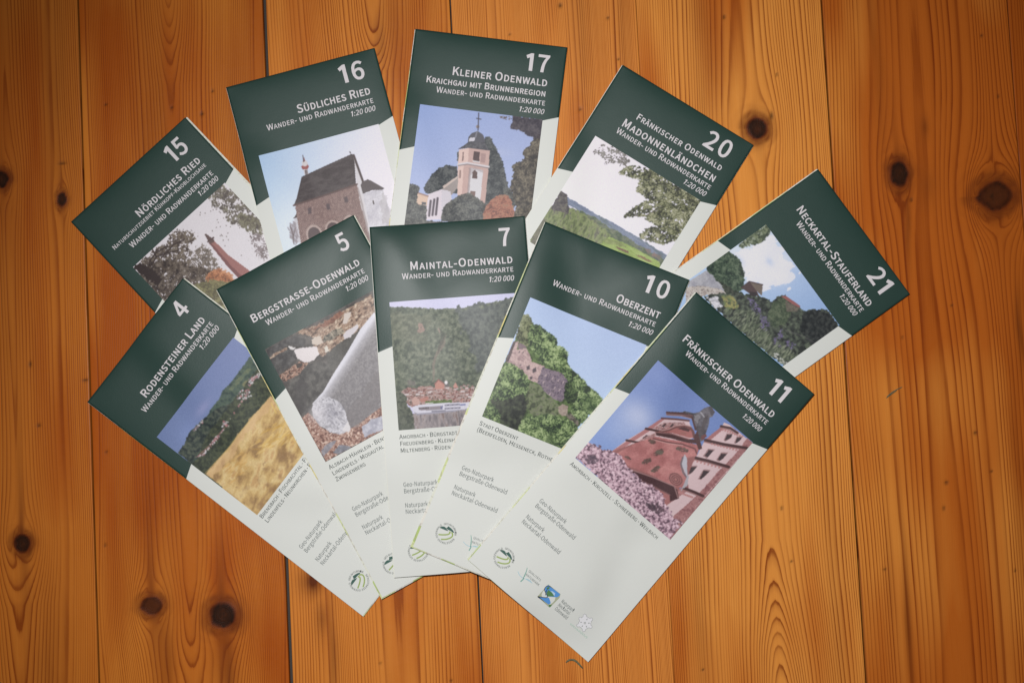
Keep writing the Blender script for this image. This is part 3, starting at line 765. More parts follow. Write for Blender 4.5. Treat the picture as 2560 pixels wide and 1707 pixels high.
    def build(self, pl, lift, parent, gain=1.0):
        self.grain()
        g = self.c.mean(-1, keepdims=True)
        self.c = (g + (self.c - g) * .84) * .96
        co = pl.co(self.U, self.V, lift).reshape(-1, 3)
        f = grid_faces(len(self.u), len(self.v), True)
        keep = self.a.ravel()[f].all(1)
        me = quad_mesh("photo", co, f[keep])
        col = np.ones((self.U.size, 4), np.float32)
        col[:, :3] = np.clip(lin(np.clip(self.c.reshape(-1, 3), 3, 250)) / INK_GAIN * gain, 0.004, .85)
        at = me.color_attributes.new("ink", 'FLOAT_COLOR', 'POINT')
        at.data.foreach_set("color", col.ravel())
        return link("photo", me, PHOTO_MAT, parent)
INK_GAIN = 0.77

# ------------------------------------------------------------------ the ten cover photographs, painted in cover mm, outlines mostly converted from traced image pixels
def photo_chimney():                    # 15: brick chimney between autumn trees, white sky
    A = Art(15); r = A.r
    A.sky((206, 200, 207), (208, 203, 209), (206, 201, 209), (204, 200, 206))
    dark = [(58, 48, 46), (78, 66, 60), (98, 86, 74), (122, 110, 96)]
    A.foliage([(38.3, 52.1), (51.4, 53.8), (56.7, 62.6), (55.4, 68.7), (44.5, 65.3), (37.5, 57.0)], dark, .64, .6, 3)
    A.foliage([(12.7, 52.3), (34.9, 53.2), (49.2, 65.5), (45.8, 74.6), (34.5, 77.7), (17.0, 64.9)], dark, .62, .65, 3)
    A.foliage([(43.7, 68.9), (57.1, 72.8), (56.3, 84.5), (52.2, 95.5), (40.6, 89.6), (35.7, 76.3)], [(84, 74, 68), (106, 95, 86), (128, 116, 106)], .58, .6, 3)
    A.foliage([(10.3, 56.2), (23.0, 58.2), (33.5, 66.8), (38.8, 75.5), (44.9, 86.2), (50.9, 94.3), (54.4, 103.8), (50.8, 107.8), (4.1, 92.4), (6.8, 81.4)], [(46, 38, 38), (66, 55, 51), (88, 76, 66), (112, 100, 90)], .74, .7, 2.5)
    A.poly([(9.7, 52.6), (15.9, 52.8), (18.8, 62.9), (18.5, 71.3), (14.1, 72.1), (11.2, 63.2)], (54, 44, 44), 1.6)
    for pts in ([(20.5, 59.6), (26.2, 57.5), (33.2, 60.4), (40.3, 64.6)], [(16.8, 59.8), (22.3, 56.3), (28.0, 55.4), (36.3, 57.0)], [(26.2, 57.5), (27.3, 53.5), (27.8, 51.6)], [(33.2, 60.4), (40.2, 59.4), (47.8, 61.7)]):
        A.line(pts, 1.0, (58, 47, 46), .9)
    A.foliage([(40.9, 89.3), (52.1, 91.7), (55.9, 102.1), (53.2, 106.4), (44.2, 101.6), (38.9, 95.4)], [(120, 80, 62), (160, 100, 68), (184, 116, 78), (200, 140, 100)], .95, .6)
    A.foliage([(33.0, 88.6), (43.7, 95.6), (52.6, 107.1), (38.0, 121.7), (31.7, 106.0), (28.6, 90.7)], [(90, 84, 66), (116, 112, 78), (138, 134, 94)], 1.1, .7)
    # chimney
    A.poly([(58.6, 74.9), (62.4, 76.4), (62.6, 89.5), (65.9, 107.2), (65.4, 110.4), (57.1, 107.8)], (152, 102, 98))
    A.poly([(58.6, 74.9), (59.9, 75.4), (59.2, 97.2), (59.8, 108.2), (57.1, 107.8), (57.2, 92.8)], (122, 80, 80))
    A.poly([(60.4, 68.5), (61.5, 69.1), (62.8, 76.0), (61.3, 77.0), (58.7, 75.8), (59.3, 73.1)], (98, 78, 76))
    A.line([(58.8, 73.9), (63.3, 74.4)], 1.2, (88, 70, 70))
    A.foliage([(81.7, 48.6), (91.3, 50.1), (94.8, 60.9), (97.1, 73.1), (96.3, 86.0), (92.1, 93.2), (84.8, 83.9), (76.9, 76.5), (80.4, 66.1), (76.3, 58.5)], [(76, 68, 66), (100, 92, 84), (124, 118, 100)], .60, .75, 3)
    A.foliage([(86.3, 71.6), (94.3, 84.1), (91.0, 97.1), (83.1, 91.0), (81.5, 79.5)], [(80, 72, 68), (104, 98, 82), (124, 120, 98)], .76, .8, 2.5)
    A.foliage([(83.0, 85.9), (90.3, 96.5), (83.8, 111.6), (74.8, 108.1), (77.7, 98.3)], [(110, 98, 98), (140, 128, 132)], .55, .6, 3)
    for _ in range(60):
        u, v = A.r.normal(80, 9), A.r.normal(68, 12); A.ell(u, v, .5, .35, (110, 100, 98), r.uniform(0, 3), .7)
    A.soften(1); return A

def photo_gatehouse():                  # 16: patterned gatehouse with a steep slate roof
    A = Art(16)
    A.sky((158, 188, 224), (214, 212, 228), (196, 210, 226), (216, 210, 220))
    A.glow(86, 92, 30, (218, 212, 224), .8); A.glow(18, 108, 22, (205, 214, 226), .8)
    # round annex
    A.mottle([(70.6, 95.2), (85.6, 95.7), (86.2, 111.1), (85.1, 121.9), (70.6, 118.0)], [(178, 175, 186), (192, 189, 198), (200, 198, 206)], 5)
    A.poly([(84.6, 97.5), (87.3, 102.3), (86.1, 120.2), (79.8, 119.5), (80.2, 110.5)], (166, 160, 164), 3, 3, .5)
    A.poly([(71.6, 87.9), (77.6, 86.7), (86.9, 95.6), (85.4, 96.3), (78.3, 94.8), (70.8, 95.6)], (88, 80, 82))
    A.line([(77.2, 102.1), (77.1, 104.1)], .9, (80, 72, 74))
    # left lean-to
    A.poly([(22.4, 100.4), (26.9, 99.6), (24.4, 117.6), (20.9, 116.7)], (186, 184, 192)); A.poly([(21.7, 100.2), (26.2, 96.4), (25.9, 100.1)], (86, 74, 74))
    # facade with its small patterned stones
    fa = [(25.5, 91.7), (69.6, 87.8), (70.2, 102.7), (69.7, 122.8), (67.6, 131.3), (22.6, 119.2)]
    A.poly(fa, (124, 100, 98))
    m = A.mask(fa)
    ang = -0.29
    x = A.U * math.cos(0.02) + A.V * math.sin(0.02); y = -A.U * math.sin(0.02) + A.V * math.cos(0.02)
    chk = ((np.floor(x / .75) + np.floor(y / .75)) % 2) * 1.0
    n = vnoise(A.U / .7, A.V / .7, 61)
    for i, (a, b) in enumerate(zip((104, 80, 78), (160, 136, 130))):
        A.c[..., i] = np.where(m, a + (b - a) * np.clip(chk * .7 + (n - .35) * .7, 0, 1), A.c[..., i])
    for pts in ([(25.4, 93.6), (68.9, 90.2)], [(25.3, 105.8), (67.7, 104.6)]):
        A.line(pts, 1.1, (134, 108, 104), .8)
    for pts in ([(32.9, 95.7), (35.3, 95.5), (35.0, 99.8), (32.6, 99.8)], [(45.7, 95.9), (48.1, 95.7), (47.8, 99.9), (45.4, 100.1)], [(58.6, 94.5), (60.8, 94.3), (60.8, 98.1), (58.5, 98.3)]):
        A.poly(pts, (92, 78, 82))
    for (u, v), rad in zip([(33.0, 114.4), (46.2, 114.5), (58.3, 113.7)], (4.2, 4.2, 4.0)):
        A.glow(u, v, 1, (90, 74, 74), 0); d = np.hypot(A.U - u, (A.V - v) * .8)
        A.paint((np.abs(d - rad - .7) < .6) & (A.V < v + 3), (176, 156, 150), .8)
        A.paint((d < rad) | ((np.abs(A.U - u) < rad) & (A.V > v)), (84, 70, 72), .9)
    # gable side and roof
    A.poly([(72.0, 69.9), (72.7, 72.1), (73.4, 87.3), (71.9, 89.2), (71.6, 98.0), (70.6, 117.0), (69.3, 125.7), (68.7, 120.5), (68.3, 102.2), (69.4, 88.3)], (196, 192, 198))
    A.poly([(69.2, 89.2), (70.1, 91.5), (69.5, 116.7), (68.2, 127.5), (67.8, 121.3)], (150, 136, 136), 0, 2, .7)
    A.mottle([(34.4, 73.4), (51.6, 70.3), (71.7, 67.0), (71.8, 72.7), (68.9, 87.7), (50.6, 89.3), (24.5, 91.4), (27.6, 87.1)], [(66, 58, 60), (74, 66, 68), (84, 76, 77)], 1.6, stretch=3, ang=-.1)
    A.line([(72.4, 68.3), (73.9, 87.0)], 1.5, (78, 66, 66)); A.line([(24.5, 91.4), (69.5, 88.1)], 1.2, (96, 76, 74)); A.line([(70.7, 66.3), (70.5, 65.4)], .7, (70, 62, 64))
    # ridge turret
    A.poly([(37.0, 69.0), (39.8, 69.1), (39.4, 72.9), (36.6, 72.9)], (188, 182, 188)); A.line([(38.0, 69.9), (37.8, 72.2)], .9, (96, 84, 88)); A.line([(39.0, 69.9), (38.7, 72.3)], .7, (110, 98, 100))
    A.poly([(35.8, 66.6), (38.0, 65.4), (40.5, 65.7), (41.0, 67.8), (39.8, 69.1), (36.4, 69.0)], (150, 82, 80)); A.ell(*[(38.8, 65.0)][0], 1.9, 2.0, (196, 190, 194))
    A.poly([(37.9, 63.5), (39.5, 60.4), (39.5, 63.5)], (140, 92, 92)); A.line([(38.9, 59.3), (38.4, 63.7)], .6, (92, 82, 88))
    A.dabs([(17.3, 103.6), (22.3, 101.9), (23.1, 110.2), (19.0, 118.2), (16.3, 113.4)], 120, (.2, .4), [(150, 140, 148), (130, 120, 126)], 4, 1.3, .6)
    A.line([(18.1, 117.0), (19.1, 110.2), (18.7, 104.0)], .6, (104, 92, 94)); A.line([(18.9, 112.1), (21.5, 106.8)], .5, (110, 98, 100))
    A.soften(1); return A

def photo_church():                     # 17: church tower with onion dome, blue sky
    A = Art(17)
    A.sky((136, 158, 212), (146, 160, 206), (168, 178, 214), (166, 178, 214))
    A.glow(62, 78, 12, (170, 178, 208), .5, 3)
    conifer = [(46, 50, 54), (60, 64, 66), (76, 80, 80), (92, 94, 92)]
    A.foliage([(19.8, 109.1), (22.5, 101.5), (27.2, 95.4), (33.0, 91.0), (40.3, 91.4), (43.4, 108.9), (33.8, 112.0), (21.2, 112.6)], conifer, 1.0, .8, 1.6)
    A.foliage([(55.7, 68.8), (59.7, 68.3), (64.0, 73.3), (67.9, 79.3), (71.0, 85.3), (73.6, 92.4), (75.9, 99.4), (80.1, 104.4), (82.2, 121.5), (61.7, 124.1)], conifer, 1.0, .8, 1.6)
    A.foliage([(39.1, 80.5), (41.8, 81.6), (41.7, 88.0), (39.9, 88.3)], conifer, 1.0, .6, .8)
    rt = [(52, 48, 46), (72, 66, 58), (92, 84, 72), (120, 110, 92)]
    A.foliage([(89.7, 63.7), (97.6, 60.9), (104.8, 120.6), (88.7, 122.6), (82.5, 112.4), (77.7, 99.2), (79.4, 90.7), (77.0, 86.4), (82.1, 83.0), (85.9, 80.7), (83.2, 73.7), (87.9, 71.3)], rt, 1.0, .9, 2)
    A.foliage([(71.9, 52.5), (80.1, 52.0), (96.5, 52.2), (98.0, 64.5), (90.8, 65.4), (85.2, 64.2), (80.3, 61.2), (72.9, 60.7), (73.8, 56.4)], [(52, 46, 56), (66, 60, 68), (84, 77, 82)], 1.0, .9, 1.6)
    A.foliage([(63.7, 52.6), (72.9, 52.9), (72.3, 55.7), (65.8, 54.7)], [(110, 92, 84), (90, 78, 80)], .6, .8, 1)
    A.mottle([(9, 131), (96, 129), (96, 139), (9, 139)], [(64, 64, 64), (84, 82, 80), (104, 100, 94)], 1.5, 1.0)
    # tower
    A.poly([(40.3, 79.5), (46.8, 77.5), (47.4, 88.7), (44.6, 89.7), (46.5, 111.8), (43.0, 111.0), (40.6, 89.6)], (206, 176, 168))
    A.poly([(46.8, 77.5), (61.1, 77.8), (61.7, 89.2), (62.4, 115.3), (46.1, 112.3), (44.6, 89.7), (47.3, 88.7)], (184, 152, 146))
    A.poly([(49.2, 91.0), (58.3, 91.5), (58.9, 114.8), (49.8, 112.9)], (196, 194, 200))
    A.poly([(48.9, 91.0), (52.9, 90.2), (58.4, 91.7), (58.3, 93.3), (53.1, 92.1), (49.7, 97.2)], (150, 136, 140), 0, 2, .5)
    A.poly([(48.4, 90.9), (49.8, 90.7), (51.2, 112.6), (49.5, 112.3)], (140, 122, 124), 0, 2, .6)
    A.poly([(50.2, 79.2), (54.4, 79.3), (54.9, 86.2), (50.6, 86.0)], (82, 64, 66)); A.poly([(55.3, 79.9), (58.7, 80.0), (58.8, 86.4), (55.7, 86.3)], (160, 130, 128))
    A.line([(50.8, 86.2), (55.0, 86.4)], 1.0, (198, 192, 196))
    A.line([(40.7, 89.8), (47.0, 87.9), (61.8, 88.7)], 1.3, (196, 190, 196)); A.line([(41.1, 90.5), (47.1, 88.8), (61.7, 89.6)], .7, (130, 116, 120))
    A.poly([(51.5, 97.9), (51.2, 93.8), (52.6, 92.0), (54.4, 93.4), (55.0, 98.0)], (92, 72, 70)); A.poly([(42.8, 81.0), (43.7, 80.6), (44.1, 86.8), (43.2, 87.1)], (130, 104, 102)); A.line([(42.8, 93.9), (43.2, 98.4)], 1.1, (140, 112, 108))
    A.poly([(51.3, 106.6), (55.0, 106.8), (54.7, 111.7), (51.4, 110.7)], (120, 96, 92))
    A.mottle([(39.3, 79.3), (43.0, 76.4), (45.3, 74.3), (46.1, 72.3), (57.0, 71.9), (58.0, 74.5), (61.4, 77.8), (54.1, 77.8), (46.8, 77.5)], [(62, 62, 70), (78, 78, 86), (92, 92, 98)], 1.5)
    A.poly([(45.6, 73.0), (45.5, 70.1), (47.3, 67.3), (51.2, 65.3), (55.0, 67.2), (57.0, 70.7), (56.9, 72.5)], (84, 84, 94)); A.poly([(46.0, 71.4), (47.2, 70.3), (50.0, 69.9), (49.8, 72.5), (46.2, 73.1)], (190, 188, 200)); A.line([(50.8, 65.9), (50.3, 69.5)], 1.0, (120, 120, 132))
    A.ell(*[(50.9, 62.3)][0], 1.1, 1.1, (136, 118, 110)); A.line([(50.4, 52.9), (51.4, 64.7)], .7, (72, 70, 86)); A.line([(49.4, 56.7), (52.4, 56.9)], .7, (72, 70, 86))
    # nave, side house
    A.poly([(22.1, 114.3), (32.4, 107.8), (41.9, 97.2), (42.5, 105.4), (38.4, 112.3), (32.7, 110.3)], (150, 140, 138)); A.poly([(32.2, 106.2), (41.6, 97.4), (41.5, 99.1), (33.2, 107.5)], (190, 172, 164)); A.poly([(23.0, 113.1), (32.1, 108.1), (34.4, 128.8), (23.5, 130.6)], (204, 194, 204))
    A.poly([(32.2, 108.3), (37.9, 108.7), (41.0, 118.4), (34.4, 128.4)], (196, 190, 200))
    for a, b in zip([(25.6, 117.1), (27.9, 115.9), (30.0, 114.7)], [(25.8, 127.4), (28.0, 126.6), (30.3, 126.0)]):
        A.line([a, b], 1.5, (92, 84, 94))
    A.poly([(16.2, 112.8), (23.4, 114.2), (23.5, 120.6), (15.8, 120.8)], (204, 174, 154)); A.line([(16.2, 112.8), (23.4, 114.2)], 1.0, (150, 120, 112)); A.poly([(19.6, 118.5), (22.6, 118.4), (22.7, 120.2), (20.0, 120.6)], (90, 90, 96))
    bush = [(56, 58, 60), (74, 76, 76), (92, 94, 90), (112, 112, 106)]
    A.foliage([(6.3, 109.9), (11.3, 107.0), (17.5, 108.9), (16.2, 113.2), (15.8, 120.6), (23.5, 120.6), (24.2, 133.3), (8.6, 135.2)], bush, 1.05, .7, 1.4)
    A.foliage([(34.3, 130.2), (34.5, 121.0), (38.3, 115.5), (43.7, 110.8), (50.6, 108.1), (56.4, 111.0), (62.8, 114.8), (64.7, 126.5)], bush, 1.05, .7, 1.4)
    A.foliage([(73.3, 104.3), (78.0, 101.9), (83.9, 113.1), (79.0, 117.4)], bush, 1.05, .7, 1.4)
    A.foliage([(61.9, 125.9), (62.7, 117.6), (66.0, 111.2), (71.3, 106.6), (77.2, 106.4), (81.1, 112.5), (85.2, 123.0)], [(112, 72, 64), (150, 92, 76), (180, 114, 92), (150, 112, 92)], 1.05, .6, 1.2)
    A.foliage([(82.8, 126.0), (82.9, 116.0), (91.3, 113.6), (102.5, 116.3), (103.4, 123.5)], rt, 1.05, .8, 1.4)
    A.soften(1); return A

def photo_valley():                     # 20: leafy branch over a green valley
    A = Art(20)
    A.sky((222, 214, 226), (214, 210, 226), (226, 222, 236), (216, 214, 234))
    A.mottle([(14.8, 98.4), (23.5, 97.6), (37.2, 97.7), (56.7, 96.0), (77.1, 95.9), (95.8, 95.7), (102.1, 103.3), (63.8, 107.6), (21.9, 106.1)], [(112, 122, 146), (126, 136, 160), (104, 116, 126)], 3, .8, 2, 3, 0)
    A.mottle([(19.0, 103.3), (34.2, 100.2), (59.2, 100.1), (82.1, 100.3), (94.2, 99.6), (99.0, 107.5), (57.1, 115.2), (24.1, 111.6)], [(84, 96, 82), (100, 112, 90), (118, 124, 104), (92, 100, 100)], 1.6, 1.6, 2, 2, 0)
    A.mottle([(40.1, 109.7), (55.8, 105.7), (72.6, 103.3), (92.5, 102.4), (97.0, 109.8), (67.4, 113.4), (44.2, 116.4)], [(126, 148, 76), (146, 168, 92), (158, 176, 108)], 3, .5, 2, 4, 0)
    A.mottle([(48.7, 109.0), (62.3, 105.1), (69.3, 105.4), (54.6, 111.1)], [(120, 132, 80), (140, 152, 96)], 1.5, 1)
    A.poly([(61.1, 109.1), (70.6, 107.4), (71.3, 108.7), (64.1, 109.9)], (116, 86, 76)); A.poly([(74.9, 107.0), (81.6, 105.1), (88.4, 104.9), (85.9, 106.5)], (132, 110, 86), .6)
    A.dabs([(78.3, 99.7), (92.6, 98.9), (95.8, 100.3), (82.8, 101.5)], 30, (.4, .8), [(140, 116, 110), (120, 110, 104)], amt=.6)
    A.mottle([(10.2, 138.8), (7.5, 110.5), (12.7, 106.1), (26.3, 102.2), (39.8, 101.9), (54.8, 104.0), (51.8, 113.9), (25.8, 119.8)], [(92, 100, 74), (116, 128, 86), (136, 146, 100), (104, 104, 92)], 1.5, 2.2, 1.6, 2.5, 1.45)
    A.mottle([(10.7, 112.0), (9.8, 103.3), (10.0, 96.2), (14.2, 96.5), (19.7, 101.7), (22.9, 107.8), (15.3, 110.2)], [(74, 70, 74), (92, 88, 90), (112, 108, 100)], 1.4, 1.6)
    A.mottle([(11.7, 141.2), (8.3, 119.2), (9.9, 118.2), (16.4, 126.8), (16.9, 136.8)], [(96, 96, 84), (120, 118, 100)], 1.5, 1)
    for (u, v) in [(20.6, 102.6), (22.1, 102.5), (24.0, 102.2), (25.3, 102.1), (21.4, 103.2)]:
        A.ell(u, v, .8, .4, (214, 210, 222), 0, .9)
    leaf = [(70, 74, 54), (88, 94, 64), (108, 114, 76), (132, 136, 96), (60, 60, 50), (150, 152, 118)]
    grey = [(96, 92, 90), (116, 112, 106), (140, 136, 132)]
    A.line([(35.1, 60.9), (34.7, 56.6), (31.4, 54.0), (23.9, 54.0)], .5, (110, 104, 102)); A.line([(69.8, 54.3), (55.2, 56.5), (41.1, 59.5), (35.2, 57.4)], .8, (92, 84, 76)); A.line([(77.8, 56.2), (73.1, 70.8), (67.9, 80.9), (55.9, 87.3)], .8, (88, 80, 70)); A.line([(86.5, 55.5), (84.9, 71.5), (83.9, 84.7), (80.7, 92.5)], .8, (88, 80, 70))
    A.foliage([(13.9, 63.7), (16.1, 54.2), (23.7, 51.8), (34.7, 51.9), (41.0, 53.8), (38.4, 58.9), (28.8, 61.9), (27.2, 67.6), (22.9, 61.6)], grey, .52, .7, 1.6)
    for pts, dn in (([(36.8, 67.4), (36.6, 60.6), (42.8, 55.0), (51.3, 52.0), (57.4, 56.3), (51.0, 62.6), (42.8, 64.2)], 0.64),
                    ([(52.5, 69.7), (50.8, 60.4), (52.6, 52.3), (62.9, 50.5), (74.3, 50.4), (85.6, 50.3), (95.8, 50.2), (96.9, 59.4), (83.5, 65.4), (69.6, 70.6)], 0.76),
                    ([(55.1, 86.0), (59.2, 76.0), (63.4, 69.9), (73.0, 65.0), (82.3, 67.3), (73.9, 79.5), (63.0, 84.0), (54.4, 92.2)], 0.66),
                    ([(66.8, 82.8), (74.2, 68.9), (85.2, 60.9), (96.3, 58.6), (98.2, 69.0), (96.2, 80.6), (87.2, 82.7), (77.2, 83.1)], 0.76),
                    ([(69.9, 95.2), (73.1, 85.7), (81.4, 80.6), (93.3, 77.7), (95.2, 84.6), (88.0, 91.4), (80.4, 93.8), (74.9, 96.1)], 0.68)):
        A.foliage(pts, [(48, 50, 42), (70, 74, 54), (94, 98, 68), (122, 124, 88), (152, 152, 120)], dn, .75, 1.8, 0, 3.5, 3.2)
    A.soften(1); return A

def photo_lane():                       # 21: lane, lavender and old roofs under clouds; the corner tree breaks out of the frame
    A = Art(21, 46.0)
    A.a = (A.V >= 51.6)
    A.sky((190, 205, 232), (122, 156, 208), (150, 180, 218), (136, 172, 216))
    for cl in ([(14.7, 70.1), (13.6, 54.9), (18.6, 51.3), (31.4, 53.5), (45.3, 51.6), (47.9, 57.2), (52.5, 64.1), (52.2, 68.7), (44.7, 71.6), (45.0, 77.9), (34.7, 82.3), (23.9, 84.0), (13.4, 78.7)],):
        m = A.mask(cl, 7, 5)
        A.paint(m, (212, 212, 226), .92)
    for (u, v), rr in zip([(16.1, 61.5), (24.0, 72.1), (38.3, 70.6), (44.2, 64.0), (29.7, 81.0), (36.7, 56.1), (13.8, 81.4)], (8, 10, 7, 6, 7, 6, 6)):
        A.glow(u, v, rr, (220, 218, 230), .55)
    for (u, v), rr in zip([(31.8, 64.6), (19.2, 80.6)], (3.0, 4)):
        A.glow(u, v, rr, (160, 182, 218), .5, 2)
    # tree poking out of the top left corner
    tp = [(11.3, 74.8), (10.4, 69.4), (10.0, 58.2), (10.6, 51.5), (14.8, 51.5), (17.0, 56.8), (17.6, 62.6), (15.1, 67.9), (13.4, 73.9)]
    m = A.mask(tp, 2.5, 1.8) & (A.V > 46.2); A.a |= m
    A.dabs(tp, 380, (.4, .9), [(72, 84, 66), (96, 108, 84), (120, 130, 100), (140, 150, 130), (60, 70, 60)], amt=.85)
    A.c = np.where((m & (A.V < 51.8))[..., None] & (A.c.mean(-1, keepdims=True) > 150), np.array([96., 108, 84]), A.c)
    # lane, wall, hedge
    A.mottle([(10.7, 117.6), (11.8, 102.7), (23.1, 100.2), (34.7, 99.1), (40.5, 100.9), (30.6, 108.1), (14.7, 120.4)], [(142, 142, 154), (156, 156, 166), (166, 166, 174)], 4)
    A.mottle([(12.7, 121.4), (18.7, 111.4), (28.0, 102.6), (37.4, 98.6), (36.5, 104.0), (25.1, 112.5), (22.2, 128.3)], [(150, 138, 134), (174, 164, 158), (186, 180, 176), (130, 118, 114)], 1.4, .8)
    A.foliage([(10.4, 102.9), (8.3, 94.2), (9.6, 83.2), (17.5, 80.5), (26.4, 82.2), (35.8, 89.1), (36.5, 95.6), (30.6, 99.7), (19.8, 101.4)], [(38, 50, 44), (52, 68, 54), (70, 88, 66), (94, 108, 86)], 1.05, .8, 1.6)
    A.mottle([(20.4, 100.7), (28.3, 98.0), (36.5, 93.2), (44.1, 89.2), (48.1, 96.9), (37.8, 101.4)], [(46, 54, 48), (62, 68, 60), (80, 84, 74)], 1.5, 1.6)
    # garden mass
    A.mottle([(36.1, 95.4), (42.5, 88.1), (48.2, 82.6), (54.5, 78.8), (53.8, 74.7), (56.8, 69.7), (64.7, 67.1), (73.3, 65.0), (75.3, 59.3), (80.6, 52.4), (87.4, 52.0), (97.3, 51.5), (97.7, 97.4), (58.4, 109.2), (24.2, 115.4), (30.0, 104.0)],
             [(42, 46, 46), (58, 64, 60), (74, 82, 72), (92, 102, 86)], 1.7, 1.6)
    A.mottle([(73.7, 67.7), (76.6, 57.9), (84.0, 52.5), (95.4, 52.5), (97.9, 63.9), (94.6, 73.5), (82.0, 76.2)], [(34, 38, 40), (46, 50, 52), (62, 66, 64)], 1.5, 1.5)
    A.foliage([(55.7, 79.7), (56.3, 70.5), (67.0, 70.6), (72.7, 80.8), (69.9, 88.9), (60.0, 87.0)], [(56, 68, 56), (74, 88, 68), (96, 106, 84)], .95, .8, 1.6)
    A.poly([(35.0, 90.7), (34.7, 83.8), (41.0, 83.6), (46.7, 83.9), (43.9, 87.8), (38.1, 89.6)], (84, 68, 70)); A.poly([(34.7, 83.8), (41.8, 77.7), (47.6, 82.6), (41.4, 83.8)], (112, 100, 92)); A.line([(35.0, 90.7), (34.7, 83.8), (41.8, 77.7)], .7, (74, 60, 62)); A.poly([(40.4, 87.7), (43.6, 84.0), (45.6, 85.5), (43.3, 88.6)], (58, 52, 56))
    A.poly([(55.3, 72.2), (57.1, 69.3), (68.2, 65.5), (69.0, 66.7), (63.0, 69.5)], (146, 88, 88)); A.mottle([(59.6, 71.7), (69.0, 66.7), (69.9, 69.7), (66.0, 75.3)], [(90, 82, 76), (110, 104, 92)], 1.2)
    flow = [(104, 92, 138), (122, 110, 156), (90, 80, 116)]
    for pts, n in (([(42.7, 91.2), (44.7, 88.4), (53.0, 88.5), (58.0, 89.8), (56.5, 93.5), (49.6, 93.2)], 90), ([(56.3, 92.1), (60.5, 88.0), (67.1, 90.4), (65.0, 94.9)], 60), ([(72.8, 87.4), (73.7, 84.5), (78.4, 87.9), (77.5, 90.9)], 40), ([(80.3, 86.9), (87.3, 83.7), (90.7, 87.4), (84.2, 89.8)], 40), ([(74.4, 93.4), (77.5, 90.9), (83.3, 92.7), (78.9, 95.5)], 40), ([(62.4, 95.4), (66.2, 93.4), (70.4, 94.1), (67.9, 95.9)], 30)):
        A.dabs(pts, int(n * .7), (.25, .5), flow, amt=.65)
    A.dabs([(26.7, 113.6), (30.6, 108.1), (37.6, 108.4), (35.5, 112.9)], 70, (.4, .8), [(190, 190, 200), (160, 160, 168), (206, 204, 212)], amt=.8)
    A.dabs([(30.7, 104.6), (37.4, 98.6), (45.1, 99.5), (40.8, 107.2)], 80, (.4, .8), [(140, 136, 84), (110, 124, 74), (160, 150, 90)], amt=.7)
    A.dabs([(39.1, 109.5), (51.2, 94.4), (70.4, 94.1), (87.6, 89.9), (96.0, 86.5), (95.1, 97.8), (67.6, 106.4)], 420, (.25, .5), [(112, 122, 98), (90, 102, 80), (132, 138, 116), (66, 74, 62)], 4, 1.35, .7)
    A.dabs([(82.5, 100.5), (85.3, 96.6), (94.6, 95.1), (94.5, 98.6)], 20, (.3, .6), [(190, 190, 186)], amt=.7)
    A.line([(75.6, 83.5), (85.5, 76.4), (95.4, 71.6)], .4, (96, 90, 96), .7)
    A.soften(1); return A

